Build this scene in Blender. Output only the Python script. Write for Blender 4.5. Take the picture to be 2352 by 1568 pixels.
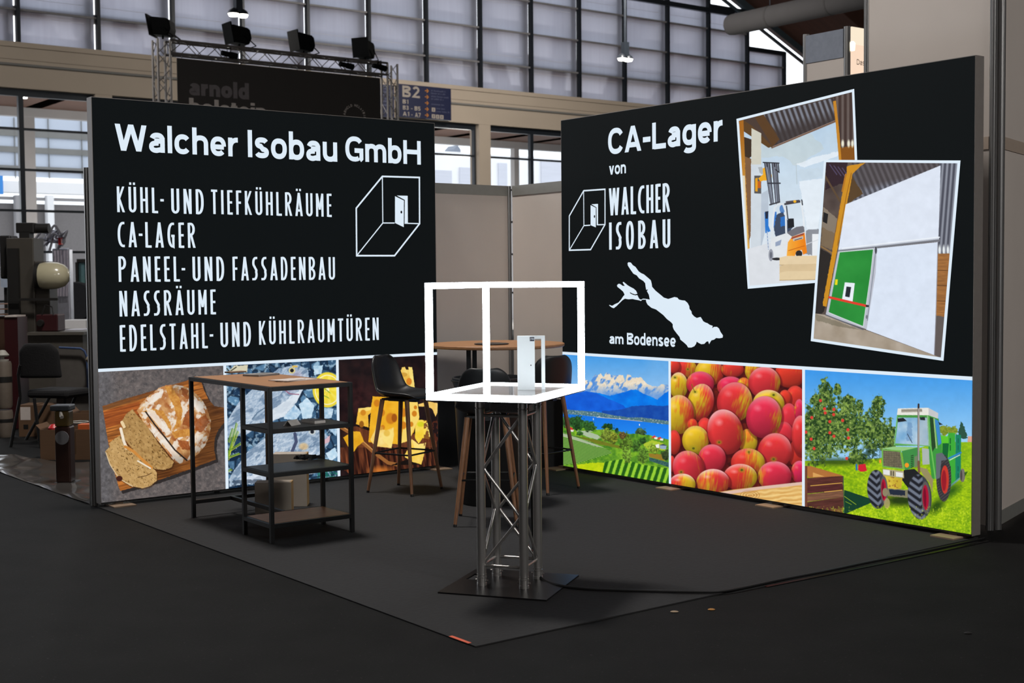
import bpy, bmesh, math, random
import numpy as np
from mathutils import Matrix, Vector

for o in list(bpy.data.objects): bpy.data.objects.remove(o)
S = bpy.context.scene
COL = S.collection
rnd = random.Random(7)

# ---------------------------------------------------------------- camera
HC, FPX, PITCH, ROLL = 1.6612, 3035.47, 0.047868, -0.0089477   # height, focal length in px of a 2352 wide frame
cp, sp, cr, sr = math.cos(PITCH), math.sin(PITCH), math.cos(ROLL), math.sin(ROLL)
FW = np.array([0, cp, -sp]); _u = np.array([0, sp, cp]); _r = np.array([1.0, 0, 0])
RT, UP = cr*_r + sr*_u, -sr*_r + cr*_u
CP = np.array([0, 0, HC])
cam = bpy.data.cameras.new('camera'); camo = bpy.data.objects.new('camera', cam); COL.objects.link(camo)
cam.sensor_width = 36; cam.lens = FPX/2352*36; cam.clip_end = 500
m = Matrix.Identity(4)
for i in range(3):
    m[i][0], m[i][1], m[i][2], m[i][3] = RT[i], UP[i], -FW[i], CP[i]
camo.matrix_world = m
cam.dof.use_dof = True; cam.dof.focus_distance = 8.6; cam.dof.aperture_fstop = 4.0
S.camera = camo
# ---------------------------------------------------------------- world, exposure
S.view_settings.view_transform = 'Standard'; S.view_settings.look = 'None'
S.view_settings.gamma = 1; S.view_settings.exposure = 0.0; S.view_settings.use_curve_mapping = False
S.cycles.use_denoising = True; S.cycles.max_bounces = 6; S.cycles.diffuse_bounces = 3; S.cycles.transparent_max_bounces = 12
S.cycles.sample_clamp_indirect = 4
W = bpy.data.worlds.new('overcast'); S.world = W; W.use_nodes = True
wn = W.node_tree.nodes; wl = W.node_tree.links; bg = wn['Background']
tcw = wn.new('ShaderNodeTexCoord'); nzw = wn.new('ShaderNodeTexNoise'); nzw.inputs['Scale'].default_value = 2.5
rw = wn.new('ShaderNodeValToRGB'); rw.color_ramp.elements[0].color = (.80, .87, .98, 1); rw.color_ramp.elements[1].color = (1, 1, 1, 1)
wl.new(tcw.outputs['Generated'], nzw.inputs['Vector']); wl.new(nzw.outputs['Fac'], rw.inputs['Fac']); wl.new(rw.outputs['Color'], bg.inputs['Color'])
bg.inputs['Strength'].default_value = 2.0

LA = 0.6511021
A = np.array([math.cos(LA), math.sin(LA)]); B = np.array([math.sin(LA), -math.cos(LA)])   # along the left wall, along the right wall
O2 = np.array([-0.01707, 11.92704])                    # corner of the stand
def booth(a, b): q = O2 - A*a + B*b; return (float(q[0]), float(q[1]))
RB = LA - math.pi                                      # rotation of the (a, b) frame

def disk_lamp(name, loc, size, power, col=(1, .95, .9), aim=None):
    l = bpy.data.lights.new(name, 'AREA'); l.shape = 'DISK'; l.size = size; l.energy = power; l.color = col
    o = bpy.data.objects.new(name, l); COL.objects.link(o); o.location = loc
    if aim is not None: o.rotation_euler = (Vector(aim)-Vector(loc)).to_track_quat('-Z', 'Y').to_euler()
    return o
disk_lamp('hall_lamp_over_stand', (-2.3, 10.0, 9.3), 1.3, 720)
disk_lamp('fill_lamp_behind_camera', (1.0, -9, 6.5), 2.5, 130, (1, .96, .92), (1, 9, 1.5))  # added fill for the walls facing the camera, no fixture there
disk_lamp('fill_lamp_right', (9, -3, 7.5), 2.5, 640, (1, .96, .92), (3, 9, 1.5))  # unseen fill, put in to brighten the right partition and frame side
disk_lamp('fill_lamp_back_band', (-16, 20, 9.5), 2.0, 360, (1, .95, .88), (-11, 33, 6.5))  # added only to brighten the plaster band of the back wall
disk_lamp('hall_lamp_far_right', (3, 31, 9.8), 1.5, 720, (1, .92, .82), (1, 42, 6.5))

def pixel_on_b(x, y, off):
    """point where the sight line through photo pixel x, y meets the vertical plane b = -off: (along A from the corner, z)"""
    d = FW*FPX + RT*(x-1176) - UP*(y-784)
    P0 = O2 - B*off; n = -B
    t = ((P0 - CP[:2]) @ n)/(d[:2] @ n); q = CP + d*t
    return float((q[:2]-P0) @ A), float(q[2])
def pixel_on_a(x, y, a):  # image pixel x, y cast onto the vertical plane at a: (along B, z)
    d = FW*FPX + RT*(x-1176) - UP*(y-784)
    P0 = O2 - A*a; t = ((P0 - CP[:2]) @ A)/(d[:2] @ A); q = CP + d*t
    return float((q[:2]-P0) @ B), float(q[2])
def at_depth(x, y, Y):
    d = FW*FPX + RT*(x-1176) - UP*(y-784); q = CP + d*(Y/d[1]); return tuple(float(v) for v in q)
def on_ground(x, y, z=0.0):
    d = FW*FPX + RT*(x-1176) - UP*(y-784); q = CP + d*((z-HC)/d[2]); return tuple(float(v) for v in q)

# ---------------------------------------------------------------- materials
def lin(c):
    c = np.asarray(c, float)/255.0
    return np.where(c <= .04045, c/12.92, ((c+.055)/1.055)**2.4)
MATS = {}
def mat(name, rgb, rough=.55, metal=0.0, var=.08, scale=18.0, bump=0.0, stretch=None, emit=0.0, spec=.5, rgb2=None, coat=0.0):
    if name in MATS: return MATS[name]
    M = bpy.data.materials.new(name); M.use_nodes = True; nt = M.node_tree; N = nt.nodes; L = nt.links
    b = N['Principled BSDF']; c = lin(rgb)
    tc = N.new('ShaderNodeTexCoord'); mp = N.new('ShaderNodeMapping'); nz = N.new('ShaderNodeTexNoise')
    nz.inputs['Scale'].default_value = scale; nz.inputs['Detail'].default_value = 5
    if stretch: mp.inputs['Scale'].default_value = stretch
    rp = N.new('ShaderNodeValToRGB')
    c2 = lin(rgb2) if rgb2 is not None else np.clip(c*(1+var), 0, 1); c1 = c*(1-var) if rgb2 is None else c
    rp.color_ramp.elements[0].position = .3; rp.color_ramp.elements[1].position = .7
    rp.color_ramp.elements[0].color = (*c1, 1); rp.color_ramp.elements[1].color = (*c2, 1)
    L.new(tc.outputs['Object'], mp.inputs['Vector']); L.new(mp.outputs['Vector'], nz.inputs['Vector'])
    L.new(nz.outputs['Fac'], rp.inputs['Fac']); L.new(rp.outputs['Color'], b.inputs['Base Color'])
    b.inputs['Roughness'].default_value = rough; b.inputs['Metallic'].default_value = metal
    b.inputs['Specular IOR Level'].default_value = spec; b.inputs['Coat Weight'].default_value = coat
    if emit:
        L.new(rp.outputs['Color'], b.inputs['Emission Color']); b.inputs['Emission Strength'].default_value = emit
    if bump:
        bp = N.new('ShaderNodeBump'); bp.inputs['Strength'].default_value = bump; bp.inputs['Distance'].default_value = .01
        L.new(nz.outputs['Fac'], bp.inputs['Height']); L.new(bp.outputs['Normal'], b.inputs['Normal'])
    MATS[name] = M; return M
def glow(name, rgb, strength):
    """something that gives off light: lamps, backlit print"""
    if name in MATS: return MATS[name]
    M = bpy.data.materials.new(name); M.use_nodes = True; N = M.node_tree.nodes; L = M.node_tree.links
    b = N['Principled BSDF']; b.inputs['Base Color'].default_value = (.005, .005, .005, 1); b.inputs['Roughness'].default_value = .7
    b.inputs['Specular IOR Level'].default_value = .06
    tc = N.new('ShaderNodeTexCoord'); nz = N.new('ShaderNodeTexNoise'); nz.inputs['Scale'].default_value = 1.5
    rp = N.new('ShaderNodeValToRGB'); c = lin(rgb)
    rp.color_ramp.elements[0].color = (*(c*.95), 1); rp.color_ramp.elements[1].color = (*np.clip(c*1.04, 0, 1), 1)
    L.new(tc.outputs['Object'], nz.inputs['Vector']); L.new(nz.outputs['Fac'], rp.inputs['Fac']); L.new(rp.outputs['Color'], b.inputs['Emission Color'])
    b.inputs['Emission Strength'].default_value = strength
    MATS[name] = M; return M
def printmat():
    if 'backlit_picture' in MATS: return MATS['backlit_picture']
    M = bpy.data.materials.new('backlit_picture'); M.use_nodes = True; N = M.node_tree.nodes; L = M.node_tree.links
    b = N['Principled BSDF']; b.inputs['Base Color'].default_value = (.01, .01, .01, 1); b.inputs['Roughness'].default_value = .6
    b.inputs['Specular IOR Level'].default_value = .1
    at = N.new('ShaderNodeAttribute'); at.attribute_name = 'print'
    L.new(at.outputs['Color'], b.inputs['Emission Color']); b.inputs['Emission Strength'].default_value = 1.0
    MATS['backlit_picture'] = M; return M
def polycarb(name, rgb):
    """milky twin-wall sheet: daylight from outside glows through it"""
    if name in MATS: return MATS[name]
    M = bpy.data.materials.new(name); M.use_nodes = True; N = M.node_tree.nodes; L = M.node_tree.links
    for n in list(N): N.remove(n)
    out = N.new('ShaderNodeOutputMaterial'); tr = N.new('ShaderNodeBsdfTranslucent'); df = N.new('ShaderNodeBsdfDiffuse'); mx = N.new('ShaderNodeMixShader')
    tc = N.new('ShaderNodeTexCoord'); mp = N.new('ShaderNodeMapping'); mp.inputs['Scale'].default_value = (9, 1, .5)
    nz = N.new('ShaderNodeTexNoise'); nz.inputs['Scale'].default_value = 1.2; rp = N.new('ShaderNodeValToRGB'); c = lin(rgb)
    rp.color_ramp.elements[0].color = (*(c*.90), 1); rp.color_ramp.elements[1].color = (*np.clip(c*1.08, 0, 1), 1)
    L.new(tc.outputs['Object'], mp.inputs['Vector']); L.new(mp.outputs['Vector'], nz.inputs['Vector']); L.new(nz.outputs['Fac'], rp.inputs['Fac'])
    L.new(rp.outputs['Color'], tr.inputs['Color']); df.inputs['Color'].default_value = (.35, .37, .42, 1); mx.inputs['Fac'].default_value = .15
    L.new(tr.outputs[0], mx.inputs[1]); L.new(df.outputs[0], mx.inputs[2]); L.new(mx.outputs[0], out.inputs['Surface'])
    MATS[name] = M; return M
def glass(name, tint=(.93, .96, .97), gloss=.06):
    if name in MATS: return MATS[name]
    M = bpy.data.materials.new(name); M.use_nodes = True; N = M.node_tree.nodes; L = M.node_tree.links
    for n in list(N): N.remove(n)
    out = N.new('ShaderNodeOutputMaterial'); tr = N.new('ShaderNodeBsdfTransparent'); gl = N.new('ShaderNodeBsdfGlossy'); mx = N.new('ShaderNodeMixShader')
    tr.inputs['Color'].default_value = (*tint, 1); gl.inputs['Roughness'].default_value = .03; mx.inputs['Fac'].default_value = gloss
    L.new(tr.outputs[0], mx.inputs[1]); L.new(gl.outputs[0], mx.inputs[2]); L.new(mx.outputs[0], out.inputs['Surface'])
    MATS[name] = M; return M

# ---------------------------------------------------------------- mesh builder
class MB:
    def __init__(s): s.v = []; s.f = []; s.k = []
    def add(s, vs, fs, k=0):
        n = len(s.v); s.v += [tuple(map(float, q)) for q in vs]; s.f += [[n+i for i in f] for f in fs]; s.k += [k]*len(fs); return s
    def box(s, c, d, rz=0.0, k=0, M=None):
        x, y, z = d[0]/2, d[1]/2, d[2]/2
        R = M if M is not None else Matrix.Rotation(rz, 3, 'Z')
        vs = [Vector(c)+R @ Vector((i*x, j*y, l*z)) for i in (-1, 1) for j in (-1, 1) for l in (-1, 1)]
        return s.add(vs, [(0, 1, 3, 2), (4, 6, 7, 5), (0, 4, 5, 1), (2, 3, 7, 6), (0, 2, 6, 4), (1, 5, 7, 3)], k)
    def span(s, p, q, k=0):
        return s.box([(a+b)/2 for a, b in zip(p, q)], [abs(b-a) for a, b in zip(p, q)], k=k)
    def cyl(s, p, q, r, r2=None, n=16, k=0, caps=True):
        r2 = r if r2 is None else r2; p, q = Vector(p), Vector(q); d = (q-p).normalized()
        e = d.orthogonal().normalized(); g = d.cross(e)
        vs = []
        for c, rr in ((p, r), (q, r2)):
            vs += [c+(e*math.cos(t)+g*math.sin(t))*rr for t in [2*math.pi*i/n for i in range(n)]]
        fs = [(i, (i+1) % n, n+(i+1) % n, n+i) for i in range(n)]
        if caps: fs += [tuple(range(n))[::-1], tuple(range(n, 2*n))]
        return s.add(vs, fs, k)
    def bar(s, p, q, w, h=None, k=0, up=(0, 0, 1)):
        h = w if h is None else h; p, q = Vector(p), Vector(q); d = (q-p).normalized(); U = Vector(up)
        if abs(d.dot(U)) > .95: U = Vector((0, 1, 0))
        e = d.cross(U).normalized()*w/2; g = d.cross(e).normalized()*h/2
        vs = [c+i*e+j*g for c in (p, q) for i, j in ((-1, -1), (1, -1), (1, 1), (-1, 1))]
        return s.add(vs, [(3, 2, 1, 0), (4, 5, 6, 7), (0, 1, 5, 4), (1, 2, 6, 5), (2, 3, 7, 6), (3, 0, 4, 7)], k)
    def tube(s, pts, r, n=8, k=0, closed=False):
        P = [Vector(p) for p in pts]; m = len(P); vs = []; pe = None
        for i in range(m):
            a = P[i-1] if (i or closed) else P[0]; b = P[(i+1) % m] if (i < m-1 or closed) else P[-1]
            d = (b-a).normalized()
            e = d.orthogonal().normalized() if pe is None else (pe-d*pe.dot(d)).normalized()
            pe = e; g = d.cross(e); rr = r[i] if isinstance(r, (list, tuple)) else r
            vs += [P[i]+(e*math.cos(2*math.pi*j/n)+g*math.sin(2*math.pi*j/n))*rr for j in range(n)]
        fs = [(i*n+j, i*n+(j+1) % n, ((i+1) % m)*n+(j+1) % n, ((i+1) % m)*n+j) for i in range(m if closed else m-1) for j in range(n)]
        if not closed: fs += [tuple(range(n))[::-1], tuple(range((m-1)*n, m*n))]
        return s.add(vs, fs, k)
    def lathe(s, prof, c=(0, 0, 0), n=28, k=0, axis='Z'):
        vs = []
        for r, z in prof:
            for i in range(n):
                t = 2*math.pi*i/n; q = (r*math.cos(t), r*math.sin(t), z)
                if axis == 'X': q = (q[2], q[0], q[1])
                if axis == 'Y': q = (q[1], q[2], q[0])
                vs.append((c[0]+q[0], c[1]+q[1], c[2]+q[2]))
        m = len(prof)
        fs = [(i*n+j, i*n+(j+1) % n, (i+1)*n+(j+1) % n, (i+1)*n+j) for i in range(m-1) for j in range(n)]
        if prof[0][0] > 1e-5: fs.append(tuple(range(n))[::-1])
        if prof[-1][0] > 1e-5: fs.append(tuple(range((m-1)*n, m*n)))
        return s.add(vs, fs, k)
    def prism(s, pts, off, k=0):
        n = len(pts); P = [Vector(p) for p in pts]; Q = [p+Vector(off) for p in P]
        return s.add(P+Q, [tuple(range(n))[::-1], tuple(range(n, 2*n))]+[(i, (i+1) % n, n+(i+1) % n, n+i) for i in range(n)], k)
    def poly(s, pts, k=0): return s.add(pts, [tuple(range(len(pts)))], k)
    def obj(s, name, mats, parent=None, smooth=True, bevel=0.0, label=None, kind=None, solid=0.0, sub=0):
        me = bpy.data.meshes.new(name); me.from_pydata(s.v, [], s.f)
        for q in (mats if isinstance(mats, (list, tuple)) else [mats]): me.materials.append(q)
        if any(s.k): me.polygons.foreach_set('material_index', s.k)
        bm = bmesh.new(); bm.from_mesh(me); bmesh.ops.recalc_face_normals(bm, faces=bm.faces); bm.to_mesh(me); bm.free()
        if smooth:
            me.shade_smooth(); me.set_sharp_from_angle(angle=math.radians(35))
        o = bpy.data.objects.new(name, me); COL.objects.link(o)
        if parent is not None: o.parent = parent
        if label: o['label'] = label
        if kind: o['kind'] = kind
        if solid:
            q = o.modifiers.new('thick', 'SOLIDIFY'); q.thickness = solid; q.offset = 0
        if sub:
            q = o.modifiers.new('round', 'SUBSURF'); q.levels = sub; q.render_levels = sub
        if bevel:
            q = o.modifiers.new('edge', 'BEVEL'); q.width = bevel; q.segments = 2; q.limit_method = 'ANGLE'
        return o
def tag(o, label, cat, group=None):
    o['label'] = label; o['category'] = cat
    if group: o['group'] = group
    return o
def thing(name, label, cat, loc=(0, 0, 0), rz=0.0, group=None):
    o = bpy.data.objects.new(name, None); COL.objects.link(o); o.empty_display_size = .1
    o.location = loc; o.rotation_euler = (0, 0, rz)
    return tag(o, label, cat, group)
def dup(root, loc, rz, label, group=None):
    r = root.copy(); COL.objects.link(r); r.location = loc; r.rotation_euler = (0, 0, rz); r['label'] = label
    if group: r['group'] = group
    for ch in list(root.children):
        c = ch.copy(); COL.objects.link(c); c.parent = r
        for g in ch.children:
            d = g.copy(); COL.objects.link(d); d.parent = c
    return r
def struct(o): o['kind'] = 'structure'; return o
def arcpts(cx, cy, rx, ry, a0, a1, n=14, e=2.0):
    out = []
    for i in range(n+1):
        t = math.radians(a0+(a1-a0)*i/n); c, q = math.cos(t), math.sin(t)
        out.append((cx+rx*math.copysign(abs(c)**(2/e), c), cy+ry*math.copysign(abs(q)**(2/e), q)))
    return out
# ---------------------------------------------------------------- lettering: two small stroke alphabets
def bold_glyph(ch, t):
    """grotesque letter, capital height 1: (advance width, [polylines])"""
    h = t/2; X = .74; E = 2.35
    def P(*q): return ('l', list(q))
    def D(x0, y0, x1, y1, k=1.1): return ('d', (x0, y0, x1, y1, t*k))
    def ring(w, y0, y1, a0=0, a1=360): return ('l', arcpts(w/2, (y0+y1)/2, w/2-h, (y1-y0)/2-h, a0, a1, 30, E))
    if ch == ' ': return .3, []
    if ch == 'l': return t, [P((h, 0), (h, 1.05))]
    if ch == 'I': return t*1.05, [P((h, 0), (h, 1))]
    if ch == 'i': return t, [P((h, 0), (h, X)), P((h, .86), (h, 1.03))]
    if ch == 'o': return .72, [ring(.72, -.015, X+.015)]
    if ch == 'c': return .67, [ring(.7, -.015, X+.015, 38, 322)]
    if ch == 'e': return .69, [('l', [(h, .345), (.69-h, .345)]), ring(.69, -.015, X+.015, 0, 318)]
    if ch == 'a': return .68, [('l', [(.66-h, 0), (.66-h, .48)]+arcpts(.345, .48, .315-h, .275-h, 0, 165, 14, E)),
                               ('l', [(.66-h, .44), (.32, .44)]+arcpts(.31, .215, .31-h, .225-h*.9, 90, 270, 12, E)+[(.66-h, .13)])]
    if ch == 'h' or ch == 'n': return .69, [P((h, 0), (h, 1.05 if ch == 'h' else X)), ('l', arcpts(.345, .42, .345-h, .335-h, 170, 0, 14, E)+[(.69-h, 0)])]
    if ch == 'm': return 1.08, [P((h, 0), (h, X)), ('l', arcpts(.32, .42, .32-h, .335-h, 170, 0, 14, E)+[(.64-h, 0)]), ('l', arcpts(.76, .42, .32-h, .335-h, 170, 0, 14, E)+[(1.08-h, 0)])]
    if ch == 'u': return .69, [P((.69-h, 0), (.69-h, X)), ('l', [(h, X)]+arcpts(.345, .32, .345-h, .335-h, 180, 350, 14, E))]
    if ch == 'r': return .46, [P((h, 0), (h, X)), ('l', arcpts(.42, .30, .42-h, .455-h, 178, 88, 12, E))]
    if ch == 's': return .63, [('l', arcpts(.315, .54, .30-h, .215-h, 18, 260, 16, E)+arcpts(.315, .20, .315-h, .215-h, 80, -165, 16, E))]
    if ch in 'bdg':
        s = h if ch == 'b' else .70-h
        y = (0, 1.05) if ch != 'g' else (-.06, X)
        out = [P((s, y[0]), (s, y[1])), ring(.70, -.015, X+.015)]
        if ch == 'g': out.append(('l', [(s, 0)]+arcpts(.35, -.07, .35-h, .24-h, 0, -150, 14, E)))
        return .70, out
    if ch == 'v': return .68, [D(h*1.1, X, .34, 0), D(.68-h*1.1, X, .34, 0)]
    if ch == 't': return .42, [('l', [(.17, .93), (.17, .2)]+arcpts(.34, .2, .17, .2-h, 180, 275, 8)), ('l', [(0, X-h*.9), (.4, X-h*.9)])]
    if ch == 'W': return 1.28, [D(h, 1, .33, 0), D(.64, 1, .33, 0), D(.64, 1, .95, 0), D(1.28-h, 1, .95, 0)]
    if ch == 'H': return .93, [P((h, 0), (h, 1)), P((.93-h, 0), (.93-h, 1)), P((h, .52), (.93-h, .52))]
    if ch == 'G': return .90, [ring(.92, -.015, 1.015, 38, 300), ('l', [(.46, .44), (.90-h, .44), (.90-h, .12), (.72, .05)])]
    if ch == 'C': return .88, [ring(.92, -.015, 1.015, 32, 328)]
    if ch == 'A': return .93, [D(h, 0, .465, 1), D(.93-h, 0, .465, 1), P((.2, .27), (.73, .27))]
    if ch == 'L': return .74, [P((h, 0), (h, 1)), P((h, h*.85), (.74, h*.85))]
    if ch == 'B': return .86, [P((h, 0), (h, 1)), ('l', [(h, 1-h)]+arcpts(.5, .765, .30-h+.06, .235-h, 90, -90, 12)+[(h, .53)]), ('l', [(h, .53)]+arcpts(.5, .265, .36-h, .265-h, 90, -90, 12)+[(h, h)])]
    if ch == 'D': return .88, [P((h, 0), (h, 1)), ('l', [(h, 1-h)]+arcpts(.4, .5, .48-h, .5-h, 90, -90, 16)+[(h, h)])]
    if ch == '-': return .42, [P((0, .40), (.42, .40))]
    if ch == '1': return .46, [P((.46-h, 0), (.46-h, 1)), D(.05, .78, .4, .95, .9)]
    if ch == '2': return .74, [('l', arcpts(.36, .7, .34-h, .315-h, 165, -35, 14)+[(h, h), (.74, h)])]
    if ch == '3': return .74, [('l', arcpts(.35, .74, .33-h, .275-h, 150, -90, 14)+arcpts(.35, .27, .37-h, .285-h, 90, -150, 14))]
    if ch == '5': return .74, [('l', [(.68, 1-h), (.14, 1-h), (.1, .5), (.2, .58)]+arcpts(.36, .32, .36-h, .33-h, 100, -150, 16))]
    if ch == '7': return .74, [P((0, 1-h), (.74, 1-h)), D(.66, .95, .25, 0)]
    return .5, []
def deco_glyph(ch, t):
    """narrow display capital, height 1"""
    h = t/2; w = .285; E = 2.2
    def P(*q): return ('l', list(q))
    def D(x0, y0, x1, y1, k=1.0): return ('d', (x0, y0, x1, y1, t*k))
    dots = [P((.035, 1.125), (.112, 1.125)), P((w-.112, 1.125), (w-.035, 1.125))]
    if ch == ' ': return .2, []
    if ch in 'ÜÄ':
        g = deco_glyph({'Ü': 'U', 'Ä': 'A'}[ch], t); return g[0], g[1]+dots
    if ch == 'U': return w, [('l', [(h, 1), (h, .22)]+arcpts(w/2, .2, w/2-h, .2-h, 180, 360, 12)+[(w-h, .22), (w-h, 1)])]
    if ch == 'K': return w*.97, [P((h, 0), (h, 1)), D(h*1.5, .5, w-h, 1, .85), D(h*1.3, .58, w-h, 0, .95)]
    if ch == 'H': return w, [P((h, 0), (h, 1)), P((w-h, 0), (w-h, 1)), P((h, .5), (w-h, .5))]
    if ch == 'L': return w*.78, [P((h, 0), (h, 1)), P((h, h*.8), (w*.8, h*.8))]
    if ch == '-': return .11, [P((0, .5), (.11, .5))]
    if ch == 'N': return w, [P((h, 0), (h, 1)), P((w-h, 0), (w-h, 1)), D(h*1.1, 1, w-h*1.1, 0, .95)]
    if ch == 'D': return w, [P((h, 0), (h, 1)), ('l', [(h, 1-h*.8)]+arcpts(w*.3, .5, w*.7-h, .5-h*.8, 90, -90, 16, 2.3)+[(h, h*.8)])]
    if ch == 'T': return w*.85, [P((w*.425, 0), (w*.425, 1)), P((0, 1-h*.8), (w*.85, 1-h*.8))]
    if ch == 'I': return t, [P((h, 0), (h, 1))]
    if ch in 'EF': return w*.72, [P((h, 0), (h, 1)), P((h, 1-h*.8), (w*.74, 1-h*.8)), P((h, .5), (w*.68, .5))]+([P((h, h*.8), (w*.74, h*.8))] if ch == 'E' else [])
    if ch in 'RPB':
        out = [P((h, 0), (h, 1)), ('l', [(h, 1-h*.8)]+arcpts(w*.42, .745, w*.55-h, .255-h*.8, 90, -90, 12)+[(h, .49+h*.8)])]
        if ch == 'R': out.append(D(w*.45, .5, w-h*.8, 0))
        if ch == 'B': out.append(('l', [(h, .5)]+arcpts(w*.42, .255, w*.6-h, .25-h*.8, 90, -90, 12)+[(h, h*.8)]))
        return w, out
    if ch == 'A': return w*1.08, [D(h*.9, 0, w*.54, 1), D(w*1.08-h*.9, 0, w*.54, 1), P((w*.25, .24), (w*.85, .24))]
    if ch == 'M': return w*1.15, [P((h, 0), (h, 1)), P((w*1.15-h, 0), (w*1.15-h, 1)), D(h, 1, w*.575, .3, .9), D(w*1.15-h, 1, w*.575, .3, .9)]
    if ch == 'C': return w*.92, [('l', [(w*.92, 1-h)]+arcpts(w*.72, .5, w*.72-h, .5-h, 85, 275, 20, 2.2)+[(w*.92, h)])]
    if ch == 'G': return w*.95, [('l', [(w*.9, 1-h)]+arcpts(w*.7, .5, w*.7-h, .5-h, 85, 275, 20, 2.2)+[(w*.93-h, h), (w*.93-h, .45)]), P((w*.5, .47), (w*.95, .47))]
    if ch == 'S': return w*.82, [('l', [(w*.78, 1-h), (w*.6, 1-h)]+arcpts(w*.52, .75, w*.5-h, .25-h, 100, 210, 8)+[(w*.62, .43)]+arcpts(w*.3, .25, w*.5-h, .25-h, 30, -100, 10)+[(0, h)])]
    if ch == 'O': return w*1.1, [('l', arcpts(w*.55, .5, w*.55-h, .5-h*.7, 0, 360, 28, 2.3))]
    if ch == 'W': return w*1.6, [D(h, 1, w*.45, 0), D(w*.8, 1, w*.45, 0), D(w*.8, 1, w*1.15, 0), D(w*1.6-h, 1, w*1.15, 0)]
    return .2, []
def ribbon(mb, pts, w, fx, k=0):
    P = [np.array(p, float) for p in pts]; L = []; n = len(P)
    closed = n > 3 and np.linalg.norm(P[0]-P[-1]) < 1e-6
    for i in range(n):
        a = P[i-1] if i else (P[-2] if closed else P[0]); b = P[i+1] if i < n-1 else (P[1] if closed else P[-1])
        d1 = P[i]-a; d2 = b-P[i]
        d1 = d1/(np.linalg.norm(d1) or 1); d2 = d2/(np.linalg.norm(d2) or 1)
        if not d1.any(): d1 = d2
        if not d2.any(): d2 = d1
        nn = np.array([-(d1+d2)[1], (d1+d2)[0]]); nn = nn/(np.linalg.norm(nn) or 1)
        c = max(.5, abs(nn @ np.array([-d1[1], d1[0]]))); off = nn*w/2/c
        L += [P[i]-off, P[i]+off]
    mb.add([fx(*q) for q in L], [(2*i, 2*i+2, 2*i+3, 2*i+1) for i in range(n-1)], k)
def word(mb, text, glyph, t, gap, x0, x1, z0, z1, y, k=0):
    """set a word so that it fills x0..x1 with baseline z0 and capital height z1 on the plane y"""
    pen = 0.0; G = []
    for ch in text:
        a, st = glyph(ch, t); G.append((pen, st)); pen += a+gap
    tot = pen-gap; sx = (x1-x0)/tot; sz = z1-z0
    for i, (p0, st) in enumerate(G):
        for j, (kind, q) in enumerate(st):
            yy = y-.00006*(j % 4)
            fx = lambda u, v, p0=p0, yy=yy: (x0+(p0+u)*sx, yy, z0+v*sz)
            if kind == 'l': ribbon(mb, q, t, fx, k)
            else:
                a0, b0, a1, b1, ww = q
                mb.add([fx(a0-ww/2, b0), fx(a0+ww/2, b0), fx(a1+ww/2, b1), fx(a1-ww/2, b1)], [(0, 1, 2, 3)], k)
    return mb
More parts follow.
